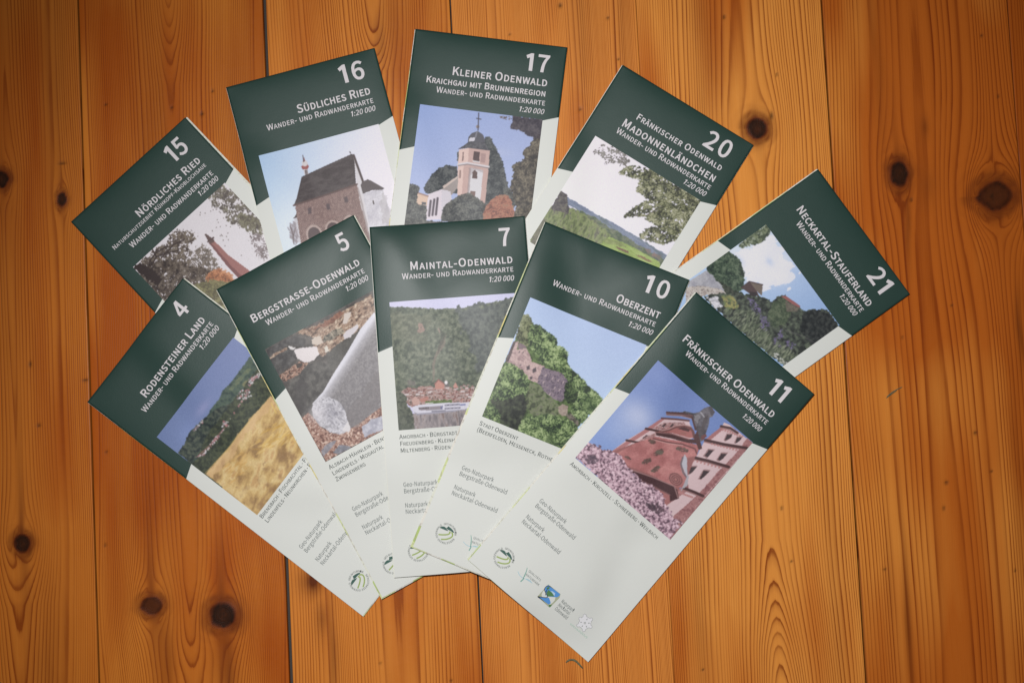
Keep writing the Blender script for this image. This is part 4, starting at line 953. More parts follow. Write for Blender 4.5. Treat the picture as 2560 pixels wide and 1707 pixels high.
def photo_wheat():                      # 4: golden wheat, village and wooded ridge, deep blue sky
    A = Art(4)
    A.sky((100, 119, 168), (112, 126, 174), (124, 139, 182), (122, 136, 182))
    A.glow(*[(44.4, 65.0)][0], 7, (150, 150, 196), .5, 3); A.glow(*[(25.1, 68.5)][0], 8, (120, 140, 196), .5)
    A.mottle([(39.3, 70.6), (48.0, 69.6), (55.6, 70.0), (61.8, 68.4), (69.9, 69.4), (91.1, 68.8), (86.5, 84.1), (79.7, 100.1), (41.1, 96.3), (10.2, 93.0), (7.7, 80.1)], [(50, 66, 66), (64, 82, 74), (80, 96, 80), (70, 88, 84)], 2, .5)
    A.mottle([(10.1, 69.9), (17.3, 69.4), (24.0, 67.2), (31.0, 68.1), (39.7, 69.8), (50.0, 72.3), (59.8, 79.5), (44.5, 78.8), (32.0, 79.0), (17.6, 80.8), (9.9, 81.6), (9.2, 91.7)], [(42, 50, 52), (54, 64, 62), (70, 80, 70), (86, 92, 80)], 1.5, 1.0)
    A.mottle([(9.9, 81.6), (31.9, 84.4), (54.2, 86.0), (77.8, 86.6), (80.6, 93.0), (78.8, 97.6), (44.7, 95.6), (11.0, 93.4)], [(48, 54, 48), (62, 70, 56), (82, 88, 64), (100, 102, 74)], 1.5, .8)
    A.mottle([(65.0, 71.2), (73.3, 71.0), (83.8, 72.4), (84.7, 74.9), (72.3, 73.9), (65.3, 73.0)], [(84, 100, 84), (108, 116, 86)], 2, .5); A.poly([(73.3, 75.3), (81.2, 78.7), (85.8, 80.4), (80.3, 81.5), (71.9, 77.5)], (116, 116, 84), 1); A.poly([(56.4, 77.9), (63.8, 80.7), (63.5, 83.0), (55.5, 80.8)], (120, 112, 82), 1)
    A.poly([(9.8, 87.0), (23.7, 88.7), (23.6, 89.9), (11.8, 89.6)], (140, 124, 68), .6); A.poly([(28.0, 87.5), (40.0, 90.8), (39.2, 92.5), (28.7, 91.2)], (146, 128, 68), .8); A.poly([(63.7, 90.3), (74.2, 91.6), (80.1, 94.4), (75.6, 94.8), (62.1, 93.6)], (148, 130, 80), .8)
    A.dabs([(13.0, 89.8), (21.1, 90.8), (35.7, 92.1), (34.7, 94.9), (20.1, 93.7), (10.9, 92.5)], 120, (.4, .9), [(44, 48, 44), (58, 62, 52)], amt=.8)
    A.mottle([(9, 106), (96, 100), (96, 139), (9, 139)], [(182, 146, 90), (198, 164, 104), (204, 172, 112)], 4)
    A.mottle([(9, 84), (30, 78), (96, 78), (96, 104), (9, 108)], [(50, 56, 50), (64, 72, 58), (82, 88, 66)], 1.6, 1)
    roofs = [(170, 110, 112), (206, 200, 208), (150, 92, 96), (214, 210, 216), (130, 110, 120), (190, 180, 186)]
    for pts, n in (([(15.8, 81.2), (19.7, 83.4), (32.1, 83.2), (42.6, 84.6), (35.9, 85.5), (19.5, 84.6)], 70), ([(46.0, 80.8), (48.0, 83.5), (45.2, 86.7), (42.2, 82.7)], 30), ([(42.6, 84.6), (60.5, 83.2), (68.3, 82.4), (63.5, 83.0), (48.5, 84.1)], 80), ([(68.4, 77.0), (73.1, 81.8), (70.8, 85.8), (63.5, 83.0), (63.4, 78.8)], 60), ([(78.4, 77.7), (86.9, 80.6), (84.9, 82.1), (76.8, 81.1), (73.9, 80.1)], 70), ([(36.2, 69.4), (40.3, 69.3), (36.0, 70.5), (27.9, 69.5), (30.4, 68.6)], 18)):
        A.dabs(pts, n, (.22, .55), roofs, 1.4, None, .85)
    A.line([(15.5, 81.4), (27.3, 83.8), (42.6, 84.6)], .5, (176, 104, 110), .7)
    A.mottle([(10.6, 93.2), (34.7, 94.9), (62.0, 94.8), (79.0, 96.4), (74.2, 110.8), (61.3, 137.8), (10.6, 137.2)], [(150, 116, 74), (182, 146, 90), (200, 166, 104), (210, 182, 124), (192, 152, 98)], 5, .3, 2, 2.2, -.3)
    A.poly([(10.6, 93.2), (34.7, 94.9), (62.0, 94.8), (79.0, 96.4), (77.2, 101.0), (58.4, 99.8), (31.2, 99.9), (11.3, 98.5)], (206, 166, 118), 2.5, 4, .6)
    fm = A.mask([(14.9, 116.9), (34.8, 122.5), (58.1, 125.5), (60.7, 137.2), (10.6, 137.2)], 5, 4)
    n = np.clip((fbm(A.U / 5, A.V / 3.2, 481, 3) - .5) * 4, 0, 1)
    A.paint(fm * n, (134, 98, 70), .6)
    A.dabs([(47.2, 104.3), (65.5, 109.1), (70.3, 118.1), (64.1, 129.2), (51.0, 120.4), (42.6, 112.1)], 70, (.35, .6), [(214, 172, 84), (224, 190, 116), (184, 140, 60)], 5, .25, .5)
    A.dabs([(22.9, 100.0), (38.9, 104.4), (33.0, 113.3), (16.8, 111.2)], 60, (.3, .6), [(214, 170, 100), (184, 138, 70)], 4, .2, .5)
    A.line([(75.0, 99.5), (71.8, 106.3)], .8, (220, 186, 96), .7); A.line([(10.5, 92.7), (34.7, 94.9), (62.0, 94.8)], .5, (190, 160, 90), .8)
    A.soften(2); return A

def photo_column():                     # 5: hewn stone column lying among boulders
    A = Art(5)
    A.mottle(None, [(66, 62, 60), (84, 80, 78), (100, 95, 92)], 4)
    peb = [(92, 74, 66), (146, 116, 98), (178, 150, 128), (122, 96, 84), (196, 176, 154)]
    A.mottle([(33.2, 52.0), (52.9, 54.5), (71.2, 54.4), (91.1, 53.2), (85.9, 67.9), (73.6, 70.4), (56.3, 72.0), (41.8, 75.1), (34.9, 67.6), (46.5, 62.9)], peb, 1.2, 1.5, 2, 1.6, -.4, contrast=3)
    A.mottle([(41.8, 54.8), (54.6, 58.1), (68.3, 56.4), (66.2, 53.5), (50.7, 55.1)], [(110, 74, 62), (150, 104, 86)], 1.3, 1.2)
    A.mottle([(47.9, 63.7), (55.9, 62.5), (62.3, 64.2), (62.2, 67.8), (53.2, 67.5), (46.4, 66.6)], [(70, 70, 66), (120, 112, 100), (170, 158, 140)], 1.2, 1.0)
    A.mottle([(9.0, 58.0), (23.0, 57.4), (24.4, 60.0), (9.7, 60.2)], [(120, 92, 78), (190, 170, 150)], 1.2, 1.2)
    A.poly([(24.8, 57.5), (28.7, 60.5), (27.2, 61.5), (24.6, 59.6)], (200, 196, 196), .8)
    dark = [(64, 62, 64), (78, 76, 76), (94, 92, 92)]
    A.mottle([(10.6, 52.5), (26.4, 52.8), (32.5, 53.4), (37.3, 59.7), (33.6, 63.2), (25.9, 57.1), (10.1, 57.7)], dark, 2, .8)
    A.mottle([(9.7, 59.3), (23.9, 59.2), (26.8, 62.2), (25.6, 68.0), (10.1, 71.4), (9.1, 66.3)], dark, 2, .6)
    A.mottle([(9.7, 72.1), (26.2, 70.2), (31.5, 74.0), (22.0, 78.0), (10.6, 77.2)], [(96, 66, 58), (150, 108, 92), (190, 160, 140), (80, 58, 54)], 1.1, .6, contrast=3)
    A.poly([(23.7, 70.6), (27.2, 71.7), (27.2, 73.5), (22.9, 73.9)], (72, 64, 62))
    A.mottle([(21.7, 78.7), (31.1, 74.7), (38.9, 77.1), (43.4, 82.4), (42.5, 87.4), (25.3, 99.0), (11.6, 104.3), (9.9, 90.5), (10.2, 80.6)], [(70, 68, 68), (86, 84, 82), (102, 99, 96)], 2.5, .8)
    A.poly([(17.3, 81.8), (23.1, 79.5), (23.5, 88.9), (16.0, 99.4), (10.6, 102.8), (10.2, 89.8)], (76, 73, 74), 2, 3, .6)
    A.mottle([(45.4, 75.2), (54.1, 72.6), (63.5, 72.2), (71.8, 70.3), (65.5, 75.2), (50.2, 83.3), (42.9, 86.7), (42.4, 79.1)], [(78, 76, 74), (94, 92, 88)], 2.5, .8)
    A.poly([(60.4, 68.7), (64.4, 67.2), (72.6, 67.1), (71.8, 69.4), (64.6, 71.9), (59.9, 72.1)], (196, 190, 196), .8); A.poly([(67.9, 56.3), (73.6, 57.7), (66.6, 62.9), (63.4, 62.1)], (196, 184, 176), .8)
    A.poly([(40.5, 61.5), (43.4, 60.3), (46.4, 61.5), (46.1, 66.4), (42.6, 66.8), (39.5, 64.1)], (190, 176, 164), .8); A.poly([(45.6, 69.8), (47.6, 69.5), (47.3, 73.5), (44.4, 73.7)], (196, 190, 180), .6)
    A.poly([(26.5, 62.1), (28.1, 61.6), (35.7, 64.4), (41.2, 66.9), (40.1, 72.3), (35.1, 74.1), (29.4, 72.8), (26.3, 67.5)], (206, 198, 200), .6)
    A.mottle([(9.8, 104.2), (15.9, 103.0), (19.1, 117.5), (27.4, 125.7), (36.7, 125.3), (57.6, 120.4), (61.4, 123.4), (53.8, 137.5), (10.3, 137.3)], [(104, 72, 66), (146, 104, 92), (182, 144, 126), (124, 86, 78), (206, 180, 164)], 1.0, .5, contrast=3.2)
    A.mottle([(10.8, 129.4), (17.3, 127.5), (24.1, 128.5), (14.7, 132.4), (10.4, 133.7)], [(120, 116, 124), (156, 152, 160)], 1.5, 1.0); A.mottle([(17.1, 134.7), (24.0, 132.0), (30.2, 137.3), (20.2, 137.3)], [(112, 112, 122), (136, 136, 146)], 1.5, .8)
    A.mottle([(41.9, 129.1), (50.2, 127.3), (58.4, 129.0), (54.9, 137.1), (40.3, 135.5)], [(148, 148, 164), (164, 164, 178), (178, 178, 190)], 2, .8)
    # the column
    body = [(20.7, 99.2), (30.8, 95.6), (41.8, 88.8), (57.5, 80.0), (72.5, 70.7), (86.0, 65.2), (88.7, 69.5), (64.0, 120.2), (59.6, 123.3), (41.0, 125.9), (31.0, 125.8), (23.2, 123.4)]
    A.mottle(body, [(112, 108, 112), (124, 120, 124), (136, 132, 134)], 1.0)
    (ax, ay), (bx, by) = [(26.9, 96.2), (86.0, 65.2)]
    L_ = math.hypot(bx - ax, by - ay)
    t = np.abs((A.U - ax) * (by - ay) - (A.V - ay) * (bx - ax)) / L_
    m = A.mask(body)
    A.paint(m * np.clip(1 - t / 9.5, 0, 1) ** 1.2, (200, 199, 210), .95)
    A.paint(m * np.exp(-((t - 1.5) / 1.6) ** 2), (212, 211, 222), .6)
    A.poly([(37.0, 114.6), (50.8, 109.3), (68.3, 100.6), (74.8, 98.6), (63.3, 119.8), (58.9, 122.9), (41.0, 125.9), (34.5, 126.0)], (112, 106, 108), 4, 5, .5)
    A.mottle([(18.3, 102.5), (21.8, 98.9), (26.8, 98.0), (32.1, 100.0), (36.9, 106.3), (38.1, 113.3), (36.2, 119.6), (36.0, 123.2), (34.8, 127.1), (27.2, 126.1), (22.1, 121.9), (18.1, 114.2), (16.8, 108.1)], [(150, 148, 156), (178, 176, 184), (196, 194, 202), (128, 126, 136)], 2.0, .5)
    A.glow(*[(29.6, 111.4)][0], 5, (130, 128, 140), .6); A.glow(*[(19.8, 106.0)][0], 5, (206, 202, 208), .6)
    A.poly([(29.9, 124.4), (36.5, 120.7), (35.2, 126.4), (32.7, 127.7)], (200, 196, 200), .5)
    A.dabs([(29.5, 104.9), (37.9, 109.6), (33.2, 121.6), (23.3, 119.8)], 40, (.2, .4), [(120, 118, 130), (200, 198, 204)], 5, 1.2, .5)
    A.soften(1); return A

def photo_river():                      # 7: river boat and village under a wooded hill
    A = Art(7)
    A.sky((190, 188, 218), (190, 190, 222), (190, 188, 218), (190, 190, 222))
    A.mottle([(8.4, 55.0), (23.6, 56.5), (41.2, 58.8), (56.4, 59.3), (69.2, 58.1), (82.0, 56.5), (101.2, 54.8), (95.8, 124.9), (5.2, 118.0)], [(70, 78, 70), (86, 95, 82), (102, 109, 94), (120, 125, 108)], 1.7, 1.0, 1.5, contrast=2.0)
    A.mottle([(53.8, 59.5), (69.2, 58.4), (82.0, 56.8), (94.8, 55.6), (92.0, 92.9), (65.8, 103.6), (61.1, 81.7)], [(76, 82, 82), (90, 96, 94), (104, 110, 104)], 1.7, 5, 4)
    A.poly([(9.4, 58.6), (37.0, 63.3), (33.3, 79.5), (10.6, 77.8)], (116, 116, 96), 6, 5, .3)
    A.poly([(42.2, 80.2), (46.2, 76.7), (44.4, 84.2), (38.8, 91.4), (37.6, 95.1), (35.7, 107.6), (34.8, 107.6), (36.1, 93.7)], (124, 110, 100), 1.2, 2, .7)
    A.poly([(42.8, 72.0), (46.2, 76.7), (41.8, 85.3), (38.9, 90.1), (41.5, 80.2)], (62, 66, 60), 1.5, 2, .5)
    A.mottle([(27.9, 67.3), (30.4, 67.2), (31.8, 69.9), (32.3, 72.5), (29.9, 74.2), (26.8, 73.3), (28.2, 70.9)], [(130, 108, 98), (156, 128, 118), (112, 98, 88)], 1.0, 1.0)
    A.poly([(40.9, 71.8), (42.1, 71.9), (42.5, 75.1), (41.6, 75.1)], (140, 122, 112), .5)
    vil = [(120, 84, 80), (158, 106, 100), (186, 168, 166), (140, 120, 116), (176, 124, 112), (100, 88, 84)]
    A.mottle([(13.2, 112.2), (18.5, 109.5), (23.5, 110.5), (28.6, 109.6), (37.4, 110.9), (46.2, 111.6), (52.3, 114.0), (61.9, 112.8), (61.7, 124.2), (36.5, 122.3), (20.0, 122.9), (14.7, 118.7)], vil, 1.3, .8, contrast=3)
    roofs = [(140, 104, 100), (154, 114, 108), (126, 92, 90)]
    wall = [(168, 150, 148), (186, 174, 174), (156, 136, 132)]
    for _ in range(75):
        u, v = A.r.uniform(*sorted([a[0] for a in [(14.5, 112.3), (61.7, 116.0)]])), 0
        v = A.r.uniform(*[a[1] for a in [(33.6, 110.6), (32.9, 120.1)]])
        s = A.r.uniform(.6, 1.5); rc = roofs[A.r.integers(3)]; wc = wall[A.r.integers(3)]
        A.poly([(u, v), (u + s * 2, v), (u + s * 2, v + s), (u, v + s)], wc); A.poly([(u - .2, v + .1), (u + s * .8, v - s * .9), (u + s * 2.2, v + .1)], rc)
    A.poly([(36.3, 108.6), (39.0, 106.0), (42.6, 108.8), (42.3, 112.6), (36.3, 112.1)], (178, 122, 110)); A.line([(36.2, 108.9), (39.0, 106.0), (42.6, 109.1)], .8, (130, 84, 80)); A.poly([(48.4, 111.1), (50.2, 108.7), (51.8, 112.4), (48.7, 112.4)], (182, 128, 118)); A.poly([(42.7, 107.5), (44.9, 107.4), (46.2, 111.0), (43.0, 111.4)], (96, 92, 92)); A.ell(*[(43.9, 108.3)][0], 1.0, 1.2, (206, 202, 204))
    A.poly([(18.2, 105.0), (23.2, 105.4), (23.6, 108.6), (17.9, 108.2)], (112, 104, 102), 1.5, 2, .7)
    A.poly([(20.4, 117.9), (22.8, 115.5), (25.4, 118.9), (25.2, 122.0), (20.5, 121.7)], (184, 148, 140)); A.poly([(25.5, 117.6), (31.2, 116.8), (31.1, 119.3), (25.9, 120.5)], (172, 118, 108))
    A.mottle([(29.1, 119.5), (36.7, 119.7), (46.8, 120.2), (46.7, 122.1), (29.0, 121.7)], [(86, 104, 60), (110, 128, 78)], 1.2, .6)
    # water, boat
    A.mottle([(18.5, 127.2), (38.7, 127.5), (57.6, 127.7), (56.8, 139.6), (9.4, 138.5)], [(116, 110, 114), (136, 128, 132), (156, 146, 148), (128, 112, 110)], 1.5, stretch=4, ang=1.55)
    A.poly([(20.1, 122.6), (25.2, 121.7), (41.6, 121.7), (55.5, 122.4), (61.2, 122.3), (60.9, 126.7), (55.1, 127.5), (36.1, 128.2), (23.5, 128.1), (20.8, 126.1)], (196, 194, 208))
    A.poly([(20.8, 126.1), (23.5, 127.3), (55.2, 126.8), (60.9, 126.1), (60.9, 127.0), (55.1, 127.6), (36.1, 128.4), (22.8, 128.2)], (150, 148, 164))
    A.poly([(24.1, 123.5), (39.0, 123.6), (40.5, 123.8), (40.1, 126.0), (32.5, 126.1), (24.6, 125.3)], (140, 132, 140))
    for k in range(16):
        for (a, b) in (((650, 1235), (800, 1228)), ((650, 1277), (800, 1268))):
            pass
    for P0, P1 in ([(42.1, 123.4), (51.6, 123.5)], [(42.0, 125.6), (51.8, 125.8)]):
        for k in range(13):
            t = k / 12; u = P0[0] * (1 - t) + P1[0] * t; v = P0[1] * (1 - t) + P1[1] * t
            A.ell(u, v, .26, .62, (88, 84, 104))
    P0, P1 = [(24.7, 124.2), (30.7, 124.6)]
    for k in range(7):
        t = k / 6; A.ell(P0[0] * (1 - t) + P1[0] * t, P0[1], .3, .7, (86, 78, 84))
    A.line([(52.4, 123.9), (55.4, 123.9)], .9, (104, 112, 160)); A.line([(33.0, 126.7), (41.9, 126.9)], .7, (120, 118, 134)); A.line([(29.3, 121.2), (34.1, 121.2)], .5, (206, 204, 210)); A.poly([(39.0, 123.7), (40.5, 123.6), (40.2, 126.0), (38.8, 126.0)], (112, 112, 144))
    A.mottle([(8.0, 113.7), (13.3, 111.6), (16.7, 116.3), (16.9, 122.0), (20.4, 126.7), (20.8, 138.1), (7.5, 139.0)], [(70, 76, 70), (88, 94, 82), (104, 108, 96)], 1.4, 1.5)
    A.soften(1); return A

def photo_ruin():                       # 10: castle ruin among bright green trees
    A = Art(10)
    A.sky((164, 184, 222), (160, 180, 220), (176, 198, 228), (176, 198, 230))
    gr = [(46, 58, 48), (70, 90, 60), (98, 120, 76), (128, 150, 96), (158, 176, 124)]
    gd = [(38, 46, 42), (54, 68, 50), (78, 98, 62), (104, 124, 80)]
    A.mottle([(11.2, 67.8), (17.3, 67.6), (33.3, 72.8), (46.3, 79.9), (51.3, 84.8), (63.4, 90.0), (80.8, 96.8), (65.1, 140.1), (8.1, 140.2), (10.9, 88.1)], [(60, 74, 50), (84, 104, 64), (104, 128, 76)], 2.0, 1.5)
    def tree(pts, cols, n, rough=1.6):
        A.foliage(pts, cols, 1.05, .75, 1.6, n, 4.0, 3.0)
    tree([(9.7, 66.0), (12.2, 62.7), (16.2, 64.9), (18.2, 68.0), (24.0, 76.5), (22.2, 83.5), (13.9, 82.2), (10.8, 80.3)], [(58, 62, 48), (86, 92, 66), (112, 118, 84), (136, 140, 104)], 160)
    tree([(17.3, 67.6), (23.2, 66.8), (30.4, 69.3), (37.0, 70.5), (38.3, 75.4), (36.5, 80.8), (31.2, 86.8), (24.0, 84.3), (18.4, 78.0)], gr, 260)
    tree([(31.2, 82.9), (34.9, 76.8), (41.6, 74.1), (47.2, 76.4), (48.5, 79.8), (47.9, 83.9), (44.8, 89.8), (35.8, 90.4), (30.7, 89.3)], gr, 220)
    tree([(45.7, 86.3), (49.5, 84.0), (56.0, 86.8), (63.2, 89.3), (68.4, 92.6), (73.4, 93.6), (80.6, 96.1), (78.6, 108.5), (71.4, 109.9), (62.7, 107.3), (55.2, 104.1), (50.2, 95.4)], gr, 420)
    A.poly([(68.1, 103.5), (74.5, 96.3), (80.4, 97.7), (77.3, 109.0), (71.4, 109.9)], (62, 84, 50), 4, 3, .4)
    stone = [(150, 124, 126), (174, 146, 146), (192, 166, 162), (162, 134, 134)]
    A.mottle([(12.0, 82.9), (13.8, 81.9), (14.7, 88.1), (20.2, 84.3), (23.8, 87.5), (27.0, 91.6), (36.1, 91.0), (36.6, 96.2), (36.4, 103.3), (28.7, 103.3), (20.9, 99.5), (12.0, 98.5), (12.0, 90.7)], stone, 1.4, .5, 1, 2, .3)
    A.mottle([(35.0, 92.2), (48.3, 90.7), (54.4, 94.4), (55.0, 99.6), (56.2, 108.4), (49.7, 109.5), (42.2, 106.3), (35.4, 102.9)], [(100, 88, 104), (118, 104, 120), (136, 120, 130), (88, 78, 94)], 1.5, .8)
    A.mottle([(10.6, 83.5), (12.0, 82.9), (12.5, 92.1), (12.4, 97.5), (10.4, 98.3)], [(82, 70, 74), (104, 88, 90)], 1.2); A.poly([(14.5, 86.6), (14.4, 82.4), (20.8, 84.0), (15.8, 86.8)], (124, 104, 112), 1)
    for pts in ([(24.9, 95.9), (26.5, 94.1), (27.6, 96.8), (26.0, 97.8)], [(29.2, 96.1), (31.0, 93.8), (32.2, 96.4), (30.4, 98.0)], [(29.4, 101.4), (31.0, 100.4), (31.6, 102.1), (30.4, 103.0)]):
        A.poly(pts, (88, 78, 84))
    for (u, v) in [(39.0, 96.4), (39.4, 101.3), (48.2, 96.2), (51.7, 96.3), (47.7, 101.8), (44.0, 96.3), (46.3, 106.9), (51.2, 101.9)]:
        A.ell(u, v, .45, 1.1, (176, 156, 158), .2, .8)
    for (u, v) in [(16.9, 88.7), (20.8, 96.4), (19.3, 87.8), (41.5, 98.9), (46.2, 96.2), (47.5, 104.1)]:
        A.ell(u, v, .35, .8, (84, 74, 82), .2, .8)
    tree([(52.8, 94.3), (57.3, 94.0), (63.5, 97.7), (64.8, 104.9), (60.0, 108.3), (55.2, 104.1)], gd, 140)
    tree([(9.6, 100.2), (14.7, 97.4), (22.2, 98.9), (27.8, 101.3), (31.3, 106.1), (32.0, 113.5), (31.9, 122.8), (26.8, 127.2), (15.7, 124.8), (10.6, 129.2), (9.6, 117.2), (9.4, 107.3)], gr, 520)
    A.mottle([(21.8, 120.8), (29.5, 113.0), (35.4, 119.9), (35.4, 131.4), (36.5, 137.9), (24.0, 137.6), (15.6, 134.1), (10.3, 128.5), (14.1, 124.6)], [(42, 46, 44), (58, 62, 56), (76, 84, 66)], 2, 2.5, 2.5)
    A.mottle([(31.1, 105.4), (38.0, 103.4), (44.6, 108.4), (54.3, 111.4), (57.4, 117.1), (51.6, 121.8), (43.3, 124.4), (37.0, 123.9), (32.6, 114.9)], [(66, 72, 58), (90, 100, 72), (116, 126, 92), (104, 104, 90)], 1.8, 2)
    A.mottle([(54.5, 112.9), (56.0, 110.0), (60.6, 109.7), (62.3, 115.9), (59.0, 117.2), (56.2, 116.1)], [(140, 122, 114), (164, 148, 136)], 1.4, .6); A.mottle([(60.7, 115.8), (65.1, 113.2), (70.9, 116.2), (72.8, 120.9), (65.6, 118.4)], [(96, 90, 84), (130, 120, 108), (70, 66, 64)], 1.3, 1.2)
    tree([(62.2, 109.8), (67.2, 107.0), (75.6, 110.5), (73.8, 115.8), (67.7, 116.0)], gr, 110)
    tree([(9.9, 137.1), (8.6, 130.0), (12.0, 127.0), (17.6, 129.4), (22.7, 134.3), (20.8, 137.3)], gr, 170)
    tree([(35.4, 135.3), (35.7, 128.2), (42.0, 124.9), (47.8, 120.2), (57.9, 118.4), (69.5, 118.4), (73.3, 122.2), (72.3, 131.1), (66.2, 138.9), (49.2, 138.9), (35.8, 138.2)], gr, 560)
    A.poly([(53.2, 133.4), (59.0, 132.6), (64.6, 138.8), (56.0, 138.5)], (60, 78, 52), 3, 3, .45)
    A.soften(1); return A

def photo_abbey():                      # 11: red sandstone abbey front behind pink blossom
    A = Art(11)
    A.sky((110, 130, 188), (98, 122, 182), (120, 148, 206), (108, 138, 198))
    A.glow(*[(23.4, 90.4)][0], 13, (176, 184, 214), .85, 11); A.glow(*[(21.7, 103.6)][0], 12, (150, 168, 212), .6); A.glow(*[(17.1, 60.2)][0], 10, (120, 140, 196), .5, 5)
    pale, red, dred, edge = (200, 172, 176), (172, 104, 104), (146, 82, 84), (78, 54, 56)
    # left tower
    A.poly([(37.2, 80.1), (52.2, 68.8), (62.1, 75.4), (47.8, 101.6), (39.2, 109.0), (25.4, 119.2), (28.4, 106.4), (33.3, 92.0)], pale)
    A.poly([(25.4, 119.2), (29.4, 105.1), (33.3, 92.0), (36.9, 79.8), (39.0, 78.5), (35.9, 92.5), (31.9, 105.5), (28.5, 116.6)], (168, 110, 112))
    A.mottle([(36.8, 88.5), (40.0, 80.9), (50.3, 71.6), (53.1, 72.4), (46.7, 80.0), (41.6, 86.6)], [(150, 104, 104), (182, 150, 150), (128, 88, 90)], 1.2, .3)
    for pts in ([(40.3, 83.9), (40.9, 80.7), (42.1, 80.2), (42.1, 83.4)], [(44.6, 80.7), (44.9, 77.8), (46.1, 77.1), (46.1, 80.0)], [(35.7, 98.6), (36.0, 95.1), (37.5, 94.4), (37.4, 98.2)], [(39.0, 96.2), (40.5, 92.9), (42.2, 92.4), (41.4, 95.3)], [(30.2, 112.9), (31.3, 109.8), (33.4, 108.6), (32.6, 111.4)]):
        A.poly(pts, (84, 66, 70))
    A.mottle([(34.4, 103.4), (36.7, 96.1), (40.1, 90.0), (41.7, 91.8), (38.4, 100.5)], [(150, 106, 106), (186, 150, 150)], 1.1, .3)
    A.line([(33.3, 92.0), (39.1, 88.7), (48.7, 83.7)], 1.5, edge); A.line([(28.4, 106.4), (34.2, 103.1), (39.9, 99.8)], 1.4, edge); A.line([(36.9, 79.8), (45.4, 73.4), (52.2, 68.8)], 1.2, (100, 66, 66))
    A.poly([(36.2, 74.5), (44.2, 68.2), (52.1, 63.0), (61.1, 69.8), (59.5, 71.2), (52.4, 66.5), (46.5, 69.7), (38.1, 76.1)], (84, 60, 62)); A.line([(37.9, 76.0), (46.4, 69.5), (52.1, 66.8)], .7, (150, 116, 116)); A.line([(37.2, 75.3), (52.6, 64.2)], .5, (128, 96, 98))
    # lead cap
    cap = [(44.9, 67.8), (46.0, 65.8), (51.4, 62.9), (53.7, 59.8), (54.5, 55.7), (57.1, 51.8), (61.9, 53.0), (62.5, 56.5), (61.5, 58.2), (63.8, 61.6), (65.9, 66.7), (68.1, 72.4), (66.7, 75.2), (60.4, 70.4), (54.8, 66.6), (51.6, 64.3)]
    A.mottle(cap, [(74, 70, 76), (92, 88, 96), (110, 106, 114)], 4, .2)
    A.poly([(52.5, 63.8), (54.6, 60.9), (57.1, 62.5), (57.3, 66.6), (55.3, 66.2)], (146, 142, 148), 1, 2, .6)
    A.poly([(63.9, 67.5), (61.5, 60.9), (60.0, 57.8), (58.5, 59.2), (60.1, 64.2), (62.7, 70.6), (65.5, 73.8), (67.0, 72.9)], (84, 77, 80), .6, 2, .7)
    A.line([(54.7, 59.4), (58.3, 60.2)], .9, (150, 148, 156)); A.poly([(56.4, 52.9), (57.5, 51.6), (61.8, 53.1), (62.1, 56.3), (59.9, 55.8)], (84, 80, 88), .4)
    A.mottle([(88, 66), (96, 60), (96, 139), (60, 139), (75, 115)], [(146, 96, 98), (166, 116, 116), (132, 84, 88)], 2.2)
    # right tower
    A.poly([(71.0, 54.4), (74.3, 53.2), (93.9, 52.4), (94.8, 54.8), (92.4, 125.3), (84.1, 128.1), (77.0, 123.5), (82.1, 104.2), (73.0, 96.0), (71.7, 84.3), (68.7, 71.9), (69.9, 64.4), (71.6, 57.6)], pale)
    for a, b in zip([(90.1, 53.0), (92.4, 63.3), (91.2, 77.2), (90.2, 89.8), (90.8, 103.2), (90.8, 117.1)], [(94.5, 52.5), (93.6, 59.1), (92.7, 73.8), (92.2, 85.9), (91.7, 99.2), (91.7, 113.1)]):
        pass
    A.mottle([(89.3, 52.1), (94.6, 52.0), (93.6, 76.2), (93.1, 103.4), (92.4, 125.3), (85.3, 127.0), (87.9, 109.9), (89.0, 97.3), (89.1, 82.2), (90.0, 71.9), (90.3, 60.9)], [(146, 96, 98), (166, 116, 116), (132, 84, 88)], 2.2, .3)
    A.poly([(68.7, 71.9), (69.9, 64.4), (71.6, 57.6), (73.6, 57.5), (72.0, 66.9), (71.2, 72.4)], (160, 104, 106))
    for ln, w in (([(71.0, 57.6), (76.5, 54.5), (82.3, 53.8)], 1.6), ([(69.0, 71.6), (80.4, 65.6), (93.8, 57.4)], 2.0), ([(68.0, 86.9), (79.4, 80.9), (92.6, 75.0)], 2.0), ([(78.8, 105.4), (86.2, 102.8), (92.1, 101.0)], 1.9)):
        A.line(ln, w, edge); A.line([(u + .1, v + 1.4) for u, v in ln], .7, (150, 106, 106))
    for P0, P1 in ([(74.0, 70.6), (89.0, 63.1)], [(69.6, 88.2), (87.9, 79.5)], [(73.5, 58.6), (86.3, 53.6)], [(78.2, 109.7), (87.1, 106.4)]):
        for k in range(9):
            t = k / 8; A.ell(P0[0] * (1 - t) + P1[0] * t, P0[1] * (1 - t) + P1[1] * t, .55, .75, (176, 120, 120))
    for pts in ([(78.3, 63.7), (77.0, 58.9), (80.0, 56.3), (81.3, 59.0), (79.7, 63.5)], [(84.9, 60.7), (83.5, 55.9), (86.3, 53.6), (87.0, 55.6), (86.1, 59.6)], [(74.6, 80.8), (74.2, 74.7), (77.9, 72.1), (77.5, 76.1), (77.8, 80.2)], [(83.2, 77.1), (82.3, 70.9), (86.0, 67.8), (85.9, 72.1), (85.3, 76.4)], [(73.0, 96.6), (72.2, 91.3), (76.3, 87.9), (76.4, 93.7), (75.6, 96.5)], [(82.0, 94.7), (80.6, 87.3), (84.6, 84.5), (84.5, 89.4), (83.8, 93.7)]):
        A.poly(pts, (150, 116, 118), 0)
        c = np.mean(pts, 0); A.poly([tuple(c + (np.array(p) - c) * .8 + [.25, 0]) for p in pts], (70, 58, 62), .5)
